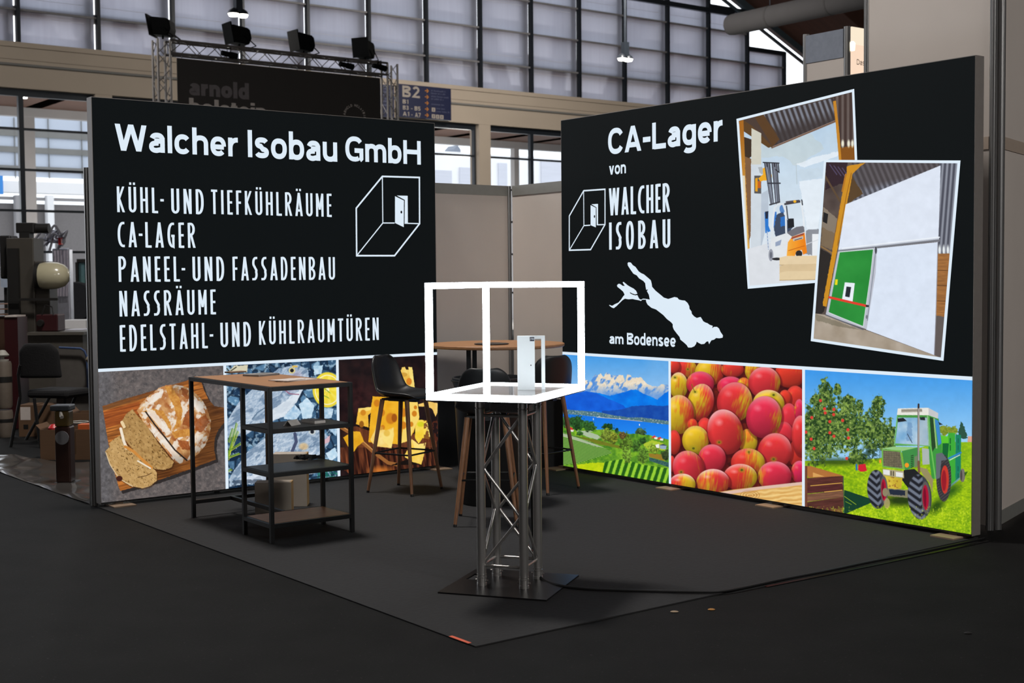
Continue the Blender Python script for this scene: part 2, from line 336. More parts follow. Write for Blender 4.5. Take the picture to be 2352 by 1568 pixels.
# ---------------------------------------------------------------- printed pictures, drawn in image pixel coordinates projected onto the panel
def _hash(i, j, seed):
    n = (i*374761393+j*668265263+seed*1442695041) & 0x7fffffff
    n = ((n ^ (n >> 13))*1274126177) & 0x7fffffff
    return ((n ^ (n >> 16)) & 0xffff)/65535.0
class Art:
    def __init__(s, X, Y): s.X = X; s.Y = Y; s.c = np.zeros((len(X), 3))
    def noise(s, sx, sy=None, seed=1, oc=3, rot=0.0):
        sy = sy or sx; r = math.radians(rot); c, q = math.cos(r), math.sin(r)
        x = (s.X*c+s.Y*q)/sx; y = (-s.X*q+s.Y*c)/sy; out = 0; amp = .5; tot = 0
        for k in range(oc):
            i = np.floor(x).astype(np.int64); j = np.floor(y).astype(np.int64); f = x-i; g = y-j
            f = f*f*(3-2*f); g = g*g*(3-2*g)
            v = (_hash(i, j, seed+k)*(1-f)+_hash(i+1, j, seed+k)*f)*(1-g)+(_hash(i, j+1, seed+k)*(1-f)+_hash(i+1, j+1, seed+k)*f)*g
            out = out+amp*v; tot += amp; amp *= .5; x = x*2.03; y = y*2.03
        return out/tot
    def cells(s, sx, seed=1):
        x = s.X/sx; y = s.Y/sx; i = np.floor(x).astype(np.int64); j = np.floor(y).astype(np.int64)
        best = np.full(len(x), 9.0); idv = np.zeros(len(x)); sec = np.full(len(x), 9.0)
        for di in (-1, 0, 1):
            for dj in (-1, 0, 1):
                px = i+di+_hash(i+di, j+dj, seed); py = j+dj+_hash(i+di, j+dj, seed+5)
                d = np.hypot(px-x, py-y); h = _hash(i+di, j+dj, seed+9)
                nb = d < best; sec = np.where(nb, best, np.minimum(sec, d)); idv = np.where(nb, h, idv); best = np.where(nb, d, best)
        return best, idv, sec-best
    def mix(s, mask, col):
        mk = np.clip(mask, 0, 1)[:, None]; s.c = s.c*(1-mk)+np.asarray(col, float)*mk
    def mul(s, mask, f): s.c = s.c*(1+np.clip(mask, 0, 1)[:, None]*(f-1))
    def inside(s, pts, rough=0.0, rs=14, seed=3):
        X, Y = s.X, s.Y
        if rough: X = X+(s.noise(rs, seed=seed)-.5)*2*rough; Y = Y+(s.noise(rs, seed=seed+7)-.5)*2*rough
        P = np.asarray(pts, float); m = np.zeros(len(X), bool)
        sel = np.where((X >= P[:, 0].min()) & (X <= P[:, 0].max()) & (Y >= P[:, 1].min()) & (Y <= P[:, 1].max()))[0]
        x, y = X[sel], Y[sel]; r = np.zeros(len(sel), bool)
        for (x0, y0), (x1, y1) in zip(P, np.roll(P, -1, 0)):
            if y0 == y1: continue
            r ^= ((y0 > y) != (y1 > y)) & (x < (x1-x0)*(y-y0)/(y1-y0)+x0)
        m[sel] = r; return m.astype(float)
    def poly(s, pts, col, rough=0.0, rs=14, seed=3, a=1.0):
        m = s.inside(pts, rough, rs, seed)*a; s.mix(m, col); return m
    def ell(s, cx, cy, rx, ry, rot=0):
        r = math.radians(rot); c, q = math.cos(r), math.sin(r); x = s.X-cx; y = s.Y-cy
        u = (x*c+y*q)/rx; v = (-x*q+y*c)/ry; return np.hypot(u, v), u, v
    def disc(s, cx, cy, rx, ry, col, rot=0, soft=.06, a=1.0):
        d, u, v = s.ell(cx, cy, rx, ry, rot); m = np.clip((1-d)/soft+.5, 0, 1)*a; s.mix(m, col); return m, d, u, v
    def line(s, pts, w, col, a=1.0):
        d = np.full(len(s.X), 1e9)
        for (x0, y0), (x1, y1) in zip(pts[:-1], pts[1:]):
            dx, dy = x1-x0, y1-y0; t = np.clip(((s.X-x0)*dx+(s.Y-y0)*dy)/(dx*dx+dy*dy+1e-9), 0, 1)
            d = np.minimum(d, np.hypot(s.X-x0-t*dx, s.Y-y0-t*dy))
        m = np.clip((w/2-d)/1.2+.5, 0, 1)*a; s.mix(m, col); return m
def N2(x): return x[:, None]
def lerp(a, b, t): return np.asarray(a, float)*(1-N2(t))+np.asarray(b, float)*N2(t)

def art_bread(a):
    n = a.noise(26, seed=2, oc=4); a.c = lerp((66, 64, 66), (124, 113, 110), n)
    a.mix(np.clip((300-a.X)/250, 0, .45)*n, (95, 105, 118)); a.mix((a.noise(9, seed=31) > .68)*.25, (160, 155, 150))
    bd = [(145, 548), (300, 495), (560, 420), (970, 295), (1075, 295), (1110, 400), (1150, 480), (1205, 545), (1310, 562), (1330, 640), (1300, 700), (1245, 770), (1210, 850), (1205, 960), (1222, 1050), (1000, 1135), (700, 1240), (312, 1352), (260, 1180), (200, 900)]
    m = a.inside([(x+22, y+26) for x, y in bd], 5); a.mix(m*.75, (30, 26, 26))
    m = a.inside(bd, 4); g = a.noise(150, 9, seed=5, oc=4, rot=-14); k = lerp((92, 48, 20), (222, 138, 62), np.clip(g*1.5-.25, 0, 1)); a.mix(m, k)
    a.mix(m*np.clip((a.X-900)/300, 0, .55)*(a.Y > 480), (52, 32, 20)); a.mix(m*(a.Y < 560+(a.X-145)*-.30+30)*(a.X < 700)*.55*(g > .45), (70, 48, 34))
    a.mix(m*a.inside([(145, 600), (500, 500), (480, 640), (350, 700), (170, 760)])*.45, (150, 62, 26))
    d, u, v = a.ell(640, 1000, 330, 260, 40); a.mix(m*np.clip(1.15-d, 0, .6), (45, 26, 16))
    loaf = [(470, 590), (520, 510), (600, 438), (680, 375), (750, 345), (850, 345), (930, 362), (1000, 400), (1085, 480), (1140, 580), (1172, 690), (1165, 800), (1120, 920), (1050, 1000), (950, 1075), (880, 1092), (830, 1075), (760, 985), (640, 832), (530, 690)]
    m = a.inside(loaf, 5, 22); t = a.noise(70, 40, seed=8, oc=4, rot=50)
    k = lerp((158, 88, 44), (222, 176, 118), np.clip(t*1.7-.35, 0, 1)); a.mix(m, k)
    fl = a.noise(60, 38, seed=11, oc=4, rot=-50)
    a.mix(m*np.clip((fl-.47)*7, 0, .9), (236, 226, 212)); d, u, v = a.ell(820, 720, 350, 370, 40)
    for q in ([(735, 360), (800, 360), (880, 480), (905, 600), (880, 740), (820, 770), (850, 660), (820, 540), (770, 450)], [(490, 600), (620, 570), (720, 590), (790, 700), (800, 790), (700, 640), (560, 600)], [(800, 790), (950, 760), (1060, 770), (960, 830), (830, 850)]):
        mm = a.inside(q, 8)*m; a.mix(mm, lerp((176, 108, 42), (226, 170, 88), a.noise(18, seed=13)))
    for q in ([(885, 365), (960, 400), (940, 470), (905, 440)], [(1010, 690), (1130, 620), (1160, 700), (1080, 800), (1020, 770)], [(850, 860), (960, 880), (985, 960), (900, 960)], [(930, 620), (985, 560), (980, 740), (900, 720)]):
        a.mix(a.inside(q, 9)*m*.85, lerp((120, 58, 26), (178, 96, 48), a.noise(14, seed=14)))
    for q in ([(560, 560), (640, 590), (720, 700), (790, 790), (720, 790), (640, 690), (580, 630)], [(560, 480), (650, 420), (730, 400), (700, 470), (600, 520)], [(1010, 440), (1100, 540), (1120, 620), (1050, 600), (1010, 540)], [(590, 690), (700, 810), (800, 930), (900, 1040), (840, 1060), (760, 960), (620, 780)]):
        a.mix(a.inside(q, 8)*m*.8, (240, 232, 222))
    a.line([(555, 600), (640, 720), (745, 850), (830, 960), (945, 1060)], 14, (48, 38, 34))
    a.mul(m*np.clip((d-.72)*2.4, 0, .5)*(a.X > 800), .55)
    for pts, seed, c0, c1 in (([(430, 575), (480, 640), (560, 725), (650, 860), (760, 1010), (822, 1075), (800, 1125), (720, 1152), (640, 1140), (540, 1060), (430, 950), (345, 850), (325, 760), (350, 740), (328, 690), (370, 620)], 20, (150, 112, 62), (202, 164, 106)),
                          ([(312, 822), (400, 940), (520, 1050), (620, 1128), (662, 1175), (660, 1250), (600, 1302), (520, 1325), (400, 1298), (290, 1225), (215, 1095), (172, 975), (215, 925), (205, 900), (260, 855)], 24, (168, 130, 76), (214, 176, 118))):
        mo = a.inside([(x+9, y+14) for x, y in pts], 3); a.mix(mo*.5, (60, 34, 16))
        m = a.inside(pts, 4); n = a.noise(30, 18, seed=seed, oc=4, rot=40); a.mix(m, lerp(c0, c1, n)); a.mix(m*(a.noise(15, 9, seed=seed+2, rot=50) > .71)*.8, (84, 58, 26))
    a.line([(318, 760), (345, 870), (372, 945)], 26, (238, 226, 206)); a.line([(360, 930), (440, 975), (520, 1050), (610, 1130)], 26, (206, 138, 64)); a.line([(480, 1065), (600, 1135)], 14, (236, 224, 204))
    a.line([(330, 700), (350, 740)], 30, (232, 206, 160)); a.line([(178, 985), (215, 1095), (300, 1230), (430, 1305)], 9, (216, 190, 150)); a.disc(305, 1232, 30, 26, (66, 30, 22)); a.line([(480, 1222), (560, 1205), (610, 1180)], 7, (90, 62, 34))
def art_fish(a):
    b, idv, e = a.cells(74, 4); n = a.noise(22, seed=3, oc=4)
    a.c = lerp((14, 38, 66), (112, 160, 196), np.clip(idv*.8+n*.5-.25, 0, 1)); a.mix(np.clip((.22-e)*5, 0, .8), (16, 34, 54)); a.mix((n > .62)*.5, (196, 222, 238))
    for q in ([(380, 130), (490, 125), (480, 180), (330, 185)],): a.poly(q, (214, 208, 180), 6)
    a.line([(330, 150), (350, 175), (400, 140)], 8, (60, 60, 44))
    for q, c in (([(870, 420), (930, 370), (985, 430), (965, 520), (900, 530)], (170, 205, 228)), ([(1050, 445), (1130, 450), (1115, 520), (1060, 530)], (128, 172, 202)), ([(980, 130), (1050, 125), (1040, 190), (985, 200)], (150, 190, 216)), ([(750, 450), (840, 420), (890, 480), (850, 535), (760, 530)], (120, 166, 205)), ([(1070, 790), (1140, 740), (1165, 800), (1110, 850)], (160, 200, 225)), ([(1090, 600), (1160, 600), (1150, 660)], (120, 165, 200))):
        m = a.poly(q, c, 4); a.mix(m*a.noise(18, seed=8), (225, 240, 250))
    def fish(body, belly, seed):
        m = a.inside(body, 3); n = a.noise(16, 7, seed=seed, oc=3, rot=-38); s2 = a.noise(120, seed=seed+1)
        a.mix(m, lerp((120, 148, 178), (228, 236, 244), np.clip(n*.9+s2*.5-.2, 0, 1))); sc = np.sin((a.X*.79+a.Y*.62)*.55)*np.sin((a.X*.62-a.Y*.79)*.55); a.mix(m*(sc > .35)*.22, (78, 106, 138)); a.mix(m*np.clip((a.noise(60, 26, seed=seed+9, rot=-38)-.55)*5, 0, .5), (70, 98, 130))
        a.mix(a.inside(belly, 8)*m*.8, (226, 234, 242)); return m
    fish([(320, 560), (420, 400), (560, 270), (720, 150), (860, 120), (940, 165), (945, 210), (900, 310), (850, 410), (760, 510), (640, 560), (560, 590), (470, 650), (330, 670)], [(640, 480), (760, 400), (900, 290), (880, 370), (760, 510), (600, 570)], 5)
    d, u, v = a.ell(830, 250, 70, 110, 30); a.mix(np.clip(1-d, 0, .5), (200, 170, 190)); a.line([(745, 295), (800, 340), (870, 345)], 7, (150, 92, 118)); a.line([(520, 530), (560, 480), (640, 430)], 8, (92, 118, 144))
    a.disc(818, 165, 25, 23, (214, 200, 140)); a.disc(818, 165, 14, 14, (24, 26, 34)); a.disc(840, 135, 22, 8, (220, 184, 90))
    fish([(330, 1010), (380, 920), (480, 780), (600, 680), (760, 610), (900, 590), (1000, 605), (1080, 650), (1105, 670), (1090, 720), (1020, 800), (900, 840), (800, 860), (700, 900), (560, 960), (440, 1020), (340, 1040)], [(520, 940), (700, 860), (860, 830), (1000, 760), (930, 835), (760, 890), (560, 1000)], 15)
    a.line([(840, 640), (850, 700), (820, 770), (830, 830)], 24, (70, 80, 110)); a.disc(905, 735, 34, 26, (226, 184, 120), soft=.6, a=.7); a.disc(970, 625, 27, 22, (196, 204, 206)); a.disc(970, 625, 14, 14, (30, 34, 44)); a.poly([(1055, 690), (1105, 650), (1100, 700), (1060, 720)], (214, 176, 186), 3)
    m = a.inside([(480, 960), (700, 920), (900, 900), (1000, 930), (700, 1010), (440, 1020)], 6); a.mix(m*.8, (222, 230, 242))
    m, d, u, v = a.disc(1085, 310, 112, 132, (236, 214, 60)); a.mix((d < .86)*(d > .8), (246, 240, 190)); th = np.arctan2(v, u); a.mix((d < .8)*np.clip(np.cos(th*9)*.6+.3, 0, 1)*.6, (250, 236, 120)); a.disc(1085, 310, 14, 14, (250, 244, 200))
    for q in ([(335, 830), (400, 560)], [(345, 780), (410, 620)], [(340, 700), (370, 600)], [(338, 800), (380, 640)], [(340, 770), (430, 710)], [(340, 815), (420, 785)], [(330, 920), (360, 905)], [(1050, 290), (1100, 330)], [(1050, 350), (1090, 370)]):
        a.line(q, 8, (108, 150, 48)); a.line([(x+9, y+6) for x, y in q], 5, (176, 190, 58))
    a.mix((a.Y > 985+(a.X-330)*-.02)*(a.noise(20, seed=44) > .4)*.5, (10, 24, 44)); a.mix((a.X > 1010)*(a.Y > 900)*(a.noise(14, seed=45) > .45)*.7, (24, 110, 86))
def art_cheese(a):
    n = a.noise(60, seed=3, oc=4); a.c = lerp((14, 10, 14), (46, 26, 26), n)
    d, u, v = a.ell(300, 560, 240, 220); a.mix(np.clip(1-d, 0, .5)*a.noise(40, seed=21), (92, 44, 44))
    m = a.inside([(80, 830), (240, 820), (480, 900), (800, 890), (1000, 960), (1010, 1190), (560, 1250), (200, 1290), (80, 1200)], 4)
    g = a.noise(14, 190, seed=6, oc=3, rot=-8); a.mix(m*(a.Y > 1020), lerp((34, 14, 12), (150, 82, 48), np.clip(g*1.6-.5, 0, 1)))
    a.mix(m*(a.Y <= 1020)*(1-np.clip((260-a.X)/200, 0, 1)), lerp((70, 36, 24), (140, 78, 44), g)); d, u, v = a.ell(470, 1240, 150, 60); a.mix(np.clip(1-d, 0, .8), (224, 130, 50))
    a.line([(90, 825), (180, 880), (310, 980), (400, 1060), (540, 1165), (640, 1185)], 34, (150, 96, 50)); a.line([(90, 812), (180, 866), (310, 966), (400, 1046)], 8, (206, 150, 84)); a.poly([(560, 1190), (860, 1180), (840, 1130), (700, 1140)], (22, 14, 12), 5)
    def ch(pts, c0, c1, face=None, seed=1):
        m = a.inside(pts, 3); n = a.noise(60, seed=seed); a.mix(m, lerp(c0, c1, n))
        if face: a.mix(a.inside(face, 3)*m*.75, (250, 226, 130))
        return m
    ch([(625, 310), (665, 285), (672, 262), (700, 255), (712, 285), (735, 285), (732, 257), (770, 260), (785, 380), (798, 490), (770, 490), (700, 462), (655, 390)], (226, 172, 60), (248, 222, 128), [(735, 257), (770, 260), (798, 490), (760, 480)], 2)
    a.disc(740, 395, 26, 34, (216, 130, 40)); a.disc(690, 330, 34, 20, (200, 146, 50), a=.7); a.disc(718, 262, 14, 18, (36, 22, 20))
    ch([(395, 535), (560, 545), (820, 585), (838, 740), (780, 880), (720, 962), (640, 990), (355, 970), (380, 640)], (228, 160, 26), (246, 190, 52), [(720, 590), (820, 585), (836, 740), (740, 950), (660, 985)], 4)
    for x, y, r in ((565, 745, 52), (590, 740, 34), (435, 600, 34), (690, 690, 40), (480, 690, 36), (685, 810, 36), (790, 700, 28), (760, 800, 24), (490, 830, 24), (800, 640, 18)): a.disc(x, y, r*.85, r, (206, 126, 28), soft=.3)
    a.disc(600, 740, 26, 40, (160, 84, 20), soft=.3)
    ch([(258, 650), (385, 635), (376, 690), (352, 715), (358, 830), (300, 815), (238, 800)], (226, 164, 40), (246, 198, 80), [(258, 650), (385, 635), (380, 665), (262, 690)], 6); a.disc(305, 690, 26, 28, (208, 134, 34), soft=.3); a.disc(290, 800, 22, 32, (150, 92, 26), soft=.3)
    ch([(115, 925), (205, 868), (275, 868), (312, 962), (250, 1010), (215, 1062), (160, 1010)], (214, 150, 24), (240, 186, 50), None, 8)
    ch([(372, 950), (430, 822), (520, 860), (592, 830), (598, 900), (572, 1026), (420, 1008)], (238, 190, 82), (252, 230, 150), [(480, 900), (590, 840), (598, 900), (572, 1026), (500, 960)], 9); a.disc(530, 885, 30, 30, (232, 190, 80), soft=.4); a.disc(465, 838, 30, 18, (206, 150, 60), soft=.4)
    ch([(800, 830), (830, 756), (950, 770), (945, 880), (930, 945), (870, 930), (830, 985), (795, 930)], (238, 196, 36), (252, 226, 110), [(880, 800), (950, 770), (935, 940)], 10); a.disc(850, 800, 34, 24, (214, 206, 40), soft=.4)
    ch([(695, 1090), (735, 1030), (765, 938), (830, 990), (900, 975), (880, 1100), (856, 1182), (780, 1160), (700, 1110)], (240, 190, 60), (252, 228, 140), [(770, 945), (900, 975), (890, 1040), (790, 1030)], 11)
    ch([(828, 610), (920, 585), (1012, 600), (1008, 690), (990, 730), (960, 655), (900, 632), (830, 632)], (236, 186, 84), (250, 220, 140), None, 12)
    a.mix((a.X > 880)*(a.Y > 760)*(a.Y < 1010)*(a.noise(26, seed=40) > .5)*.75, (92, 42, 26))
def art_lake(a):
    t = np.clip((a.Y-60)/360, 0, 1); a.c = lerp((64, 152, 228), (140, 190, 236), t); a.mix(np.clip((a.X-900)/400, 0, .3)*(1-t), (150, 190, 226))
    rid = [(200, 420), (300, 330), (350, 360), (400, 270), (420, 285), (460, 262), (490, 300), (525, 250), (570, 280), (700, 282), (720, 350), (745, 268), (775, 280), (800, 310), (890, 305), (950, 375), (1010, 400), (1070, 400), (1105, 380), (1180, 385), (1190, 600), (200, 640)]
    m = a.inside(rid, 7, 16); nn = a.noise(34, 60, seed=4, oc=4, rot=35); a.mix(m, lerp((60, 128, 214), (150, 180, 220), nn))
    sn = np.clip((nn-.36)*8, 0, 1)*np.clip((500-a.Y)/120, 0, 1); a.mix(m*sn, lerp((226, 206, 176), (238, 230, 214), a.noise(12, seed=6)))
    m = a.inside([(40, 500), (200, 470), (320, 455), (440, 470), (560, 500), (680, 470), (760, 440), (830, 430), (960, 500), (1060, 540), (1190, 440), (1190, 700), (40, 700)], 8, 30); a.mix(m, lerp((0, 96, 214), (0, 142, 246), a.noise(70, seed=7)))
    m = a.inside([(40, 505), (180, 480), (310, 450), (430, 480), (560, 540), (700, 600), (760, 660), (40, 680)], 5, 30); a.mix(m, lerp((8, 80, 200), (20, 104, 226), a.noise(60, seed=9)))
    m = a.inside([(470, 660), (600, 655), (700, 640), (800, 610), (900, 605), (990, 600), (1060, 605), (1120, 610), (1190, 600), (1190, 800), (470, 720)], 5, 22); a.mix(m, lerp((10, 62, 160), (34, 92, 180), a.noise(40, seed=10)))
    m = a.inside([(40, 640), (200, 655), (420, 670), (560, 700), (760, 730), (900, 730), (1190, 770), (1190, 820), (900, 780), (500, 730), (250, 706), (40, 690)], 4, 14); a.mix(m, lerp((44, 92, 120), (118, 148, 140), a.noise(14, seed=12))); a.mix(m*(a.noise(9, seed=13) > .72), (222, 226, 224))
    m = a.inside([(40, 692), (250, 706), (420, 726), (600, 742), (900, 775), (1190, 808), (1190, 980), (600, 900), (40, 760)]); a.mix(m, lerp((16, 112, 226), (36, 140, 242), np.clip((a.Y-700)/250, 0, 1))); a.line([(420, 728), (600, 742), (900, 772)], 5, (210, 196, 180))
    a.disc(872, 808, 5, 10, (240, 244, 250)); a.disc(383, 748, 5, 12, (200, 216, 236))
    land = [(40, 730), (200, 740), (420, 860), (560, 850), (760, 905), (900, 900), (1190, 965), (1190, 1480), (40, 1320)]
    m = a.inside(land, 4, 10); g = a.noise(40, seed=14, oc=4); a.mix(m, lerp((52, 112, 34), (140, 190, 44), np.clip(g*1.5-.25, 0, 1)))
    m = a.inside([(40, 880), (300, 960), (560, 1080), (580, 1110), (440, 1150), (200, 1220), (40, 1230)]); st = np.sin((a.Y*1.0-a.X*.28)*.42); a.mix(m, lerp((52, 110, 40), (150, 190, 90), np.clip(st*.9+.4, 0, 1)))
    a.poly([(40, 890), (200, 940), (500, 1050), (420, 1040), (40, 925)], (168, 184, 150), 4); a.poly([(200, 870), (360, 870), (470, 940), (420, 965), (300, 930)], (172, 190, 160), 5); a.poly([(180, 920), (430, 970), (700, 1040), (690, 1065), (420, 1010)], (112, 120, 34), 4); a.poly([(330, 880), (480, 890), (470, 920), (400, 905)], (120, 176, 48), 4)
    m = a.inside([(210, 1230), (360, 1210), (520, 1210), (500, 1310), (220, 1280)], 8); a.mix(m, lerp((170, 200, 16), (214, 222, 30), a.noise(20, seed=16)))
    m = a.inside([(500, 1200), (700, 1170), (900, 1230), (1190, 1270), (1190, 1460), (480, 1320)]); st = np.sin((a.X*1.0+a.Y*.32)*.088); a.mix(m, lerp((34, 92, 22), (150, 206, 52), np.clip(st*1.3+a.noise(16, seed=17)-.1, 0, 1)))
    m = a.inside([(970, 1150), (1190, 1210), (1190, 1260), (980, 1190)]); a.mix(m, lerp((26, 52, 70), (80, 130, 110), a.noise(10, seed=19)))
    a.poly([(910, 1010), (1000, 970), (1120, 1000), (1160, 1080), (940, 1060)], (174, 196, 52), 8); a.poly([(970, 1110), (1120, 1120), (1140, 1190), (980, 1150)], (150, 120, 40), 8)
    for x, y, rx, ry, c in ((210, 790, 90, 80, (36, 74, 34)), (330, 820, 90, 60, (44, 86, 36)), (90, 780, 60, 60, (44, 80, 40)), (540, 830, 66, 40, (26, 66, 26)), (890, 880, 60, 40, (62, 88, 56)), (520, 920, 70, 80, (106, 124, 44)), (600, 940, 50, 70, (112, 122, 38)), (730, 1000, 72, 110, (80, 110, 34)), (740, 1120, 50, 90, (104, 140, 46)), (840, 1030, 50, 70, (62, 100, 36)), (910, 1130, 60, 90, (84, 120, 40)), (690, 920, 40, 40, (94, 76, 40)), (1020, 1060, 60, 60, (120, 146, 46)), (1150, 1130, 50, 60, (50, 66, 36)), (910, 975, 40, 40, (44, 84, 36)), (240, 900, 40, 26, (50, 90, 40)), (630, 865, 22, 26, (30, 60, 40))):
        d, u, v = a.ell(x, y, rx, ry); d = d+(a.noise(16, seed=int(x))-.5)*.9; mk = np.clip((1-d)*6, 0, 1); a.mix(mk, lerp(np.array(c)*.55, np.minimum(np.array(c)*1.5, 255), np.clip(a.noise(13, seed=int(y))*1.4-.2-v*.2, 0, 1)))
    a.poly([(85, 825), (150, 835), (175, 860), (150, 880), (100, 850)], (216, 52, 48)); a.poly([(140, 860), (178, 862), (170, 882), (145, 880)], (230, 226, 220))
    for x, y in ((1030, 930), (1090, 945)): a.poly([(x-40, y+20), (x, y-12), (x+30, y+16)], (208, 62, 60)); a.poly([(x, y+10), (x+34, y+8), (x+32, y+32), (x, y+28)], (238, 236, 230))
    a.poly([(1085, 1025), (1160, 1030), (1150, 1068), (1090, 1060)], (150, 170, 196)); a.poly([(1080, 1025), (1120, 1010), (1165, 1030)], (54, 66, 90)); a.poly([(1040, 1020), (1080, 1010), (1080, 1055), (1050, 1050)], (236, 236, 236))
APPLES = [  # centre, radii, turn, red share, pinkness, pale shine, yellow side
 (240, 150, 100, 90, 0, .6, .2, .1, -.6), (120, 130, 60, 70, 0, .8, .1, 0, .5), (465, 190, 140, 130, 0, .25, .1, .35, .4), (690, 160, 110, 80, 0, .9, .15, .1, .6), (880, 170, 70, 100, 0, .3, 0, .15, 0), (1250, 210, 150, 130, 0, .75, 0, .1, -.3),
 (1300, 430, 90, 110, 0, .8, .1, .1, .3), (165, 320, 90, 130, 0, .15, 0, .7, .2), (375, 300, 135, 120, 0, .95, .8, .35, .6), (670, 330, 130, 100, 0, .95, .9, .3, .6), (800, 320, 70, 80, 0, .3, 0, .1, .0), (1000, 290, 155, 155, 0, .95, .4, .6, -.6), (1200, 440, 60, 80, 0, .9, 0, .1, .5),
 (380, 480, 128, 180, 10, .45, .25, .5, .5), (170, 600, 145, 190, 0, .35, .1, .5, .5), (710, 480, 172, 195, 10, .72, .35, .45, -.6), (1040, 500, 155, 140, 0, .15, 0, .6, 0), (1240, 640, 85, 150, 0, .95, .5, .2, .5), (1340, 560, 50, 110, 0, .9, .9, .3, .5), (420, 760, 80, 130, 0, .9, .2, .1, .5), (300, 700, 50, 60, 0, .5, 0, .1, 0),
 (840, 860, 92, 120, 0, .2, 0, .1, 0), (1190, 790, 90, 120, 0, .7, .5, .2, .4), (1310, 980, 80, 130, 0, .95, .1, .05, .5), (995, 625, 172, 205, 8, .98, .75, .5, -.9), (120, 870, 65, 120, 0, .98, .1, .1, .5), (330, 850, 130, 140, 0, .12, 0, .35, .2), (1350, 800, 85, 190, 0, .75, .3, .5, -.4),
 (620, 770, 172, 222, -14, .9, .3, .75, -.55), (1100, 960, 165, 180, 15, .75, .35, .5, .1), (100, 1080, 30, 80, 0, .8, .2, .1, .4), (840, 1070, 165, 140, 0, .55, .15, .3, -.5), (490, 1030, 135, 140, 0, .9, .6, .45, .5), (260, 1120, 150, 170, -20, .7, .5, .45, -.3), (1345, 1160, 85, 110, 0, .98, 1, .4, .6),
 (1100, 1200, 165, 145, 0, .97, .7, .5, .7), (765, 1210, 165, 130, 0, .55, .15, .7, -.5), (500, 1260, 162, 130, 0, .5, .35, .85, .1), (200, 1280, 130, 105, 0, .45, .2, .9, -.6)]
def art_apples(a):
    a.c = lerp((70, 10, 18), (120, 40, 20), a.noise(90, seed=3)); a.mix((a.noise(60, seed=5) > .6)*.5, (40, 10, 14))
    for i, (x, y, rx, ry, rot, red, pink, pale, side) in enumerate(APPLES):
        d0, u0, v0 = a.ell(x+10, y+16, rx*1.06, ry*1.06, rot); a.mix(np.clip((1.05-d0)*8, 0, .45), (60, 6, 16))
        d, u, v = a.ell(x, y, rx, ry, rot); m = np.clip((1-d)*rx/2.5+.5, 0, 1)
        st = a.noise(10, 90, seed=60+i, oc=3, rot=rot+8); big = a.noise(rx*.9, seed=90+i)
        k = np.clip((red-.5)*2.0+u*side*1.6+(st-.5)*1.0+(big-.5)*1.2+.5, 0, 1)
        col = lerp((238, 196, 40), (234, 62, 44), np.clip(k*1.4, 0, 1)); col = col*(1-N2(k*pink))+np.array((232, 44, 92))*N2(k*pink)
        sh = np.clip(.5-.55*v-.25*u, 0, 1); col = col*N2(.62+.45*sh)*N2(1-.38*np.clip(d-.72, 0, 1)*2)
        a.mix(m, np.clip(col, 0, 255)); a.mix(m*np.clip((-.15-v)*1.5, 0, 1)*np.clip((d-.55)*2.2, 0, 1)*pale, (252, 214, 216)); dd, _, _ = a.ell(x-.35*rx, y-.42*ry, rx*.28, ry*.2, rot); a.mix(m*np.clip(1-dd, 0, 1)*pale*.7, (255, 222, 222))
    for x, y, r in ((325, 380, 26), (560, 870, 30), (1090, 410, 34), (310, 930, 36), (1090, 1035, 34), (850, 965, 28), (780, 1140, 36), (190, 1160, 30), (130, 240, 26), (255, 160, 24)):
        d, u, v = a.ell(x, y, r*1.3, r); a.mix(np.clip(1-d, 0, 1)*.9, (150, 150, 28)); a.disc(x, y, r*.35, r*.3, (84, 84, 24), soft=.5)
    for q in ([(292, 308), (318, 370)], [(215, 365), (200, 400)], [(852, 960), (850, 985)]): a.line(q, 7, (126, 96, 30))
    m = a.inside([(530, 1360), (700, 1330), (960, 1300), (1370, 1255), (1370, 1520), (1200, 1500), (800, 1420)]); g = a.noise(130, 10, seed=200, oc=3, rot=-6); w = np.sin((a.Y+.12*a.X+40*a.noise(120, seed=201))*.16)
    a.mix(m, lerp((206, 150, 74), (240, 204, 132), np.clip(g*.6+w*.35+.3, 0, 1))); a.poly([(530, 1362), (960, 1300), (1370, 1255), (1370, 1285), (960, 1330), (640, 1378)], (220, 186, 170)); d, u, v = a.ell(860, 1385, 60, 30); a.mix(m*(np.abs(np.sin(d*7)) > .8)*(d < 1.6)*.5, (150, 90, 40))
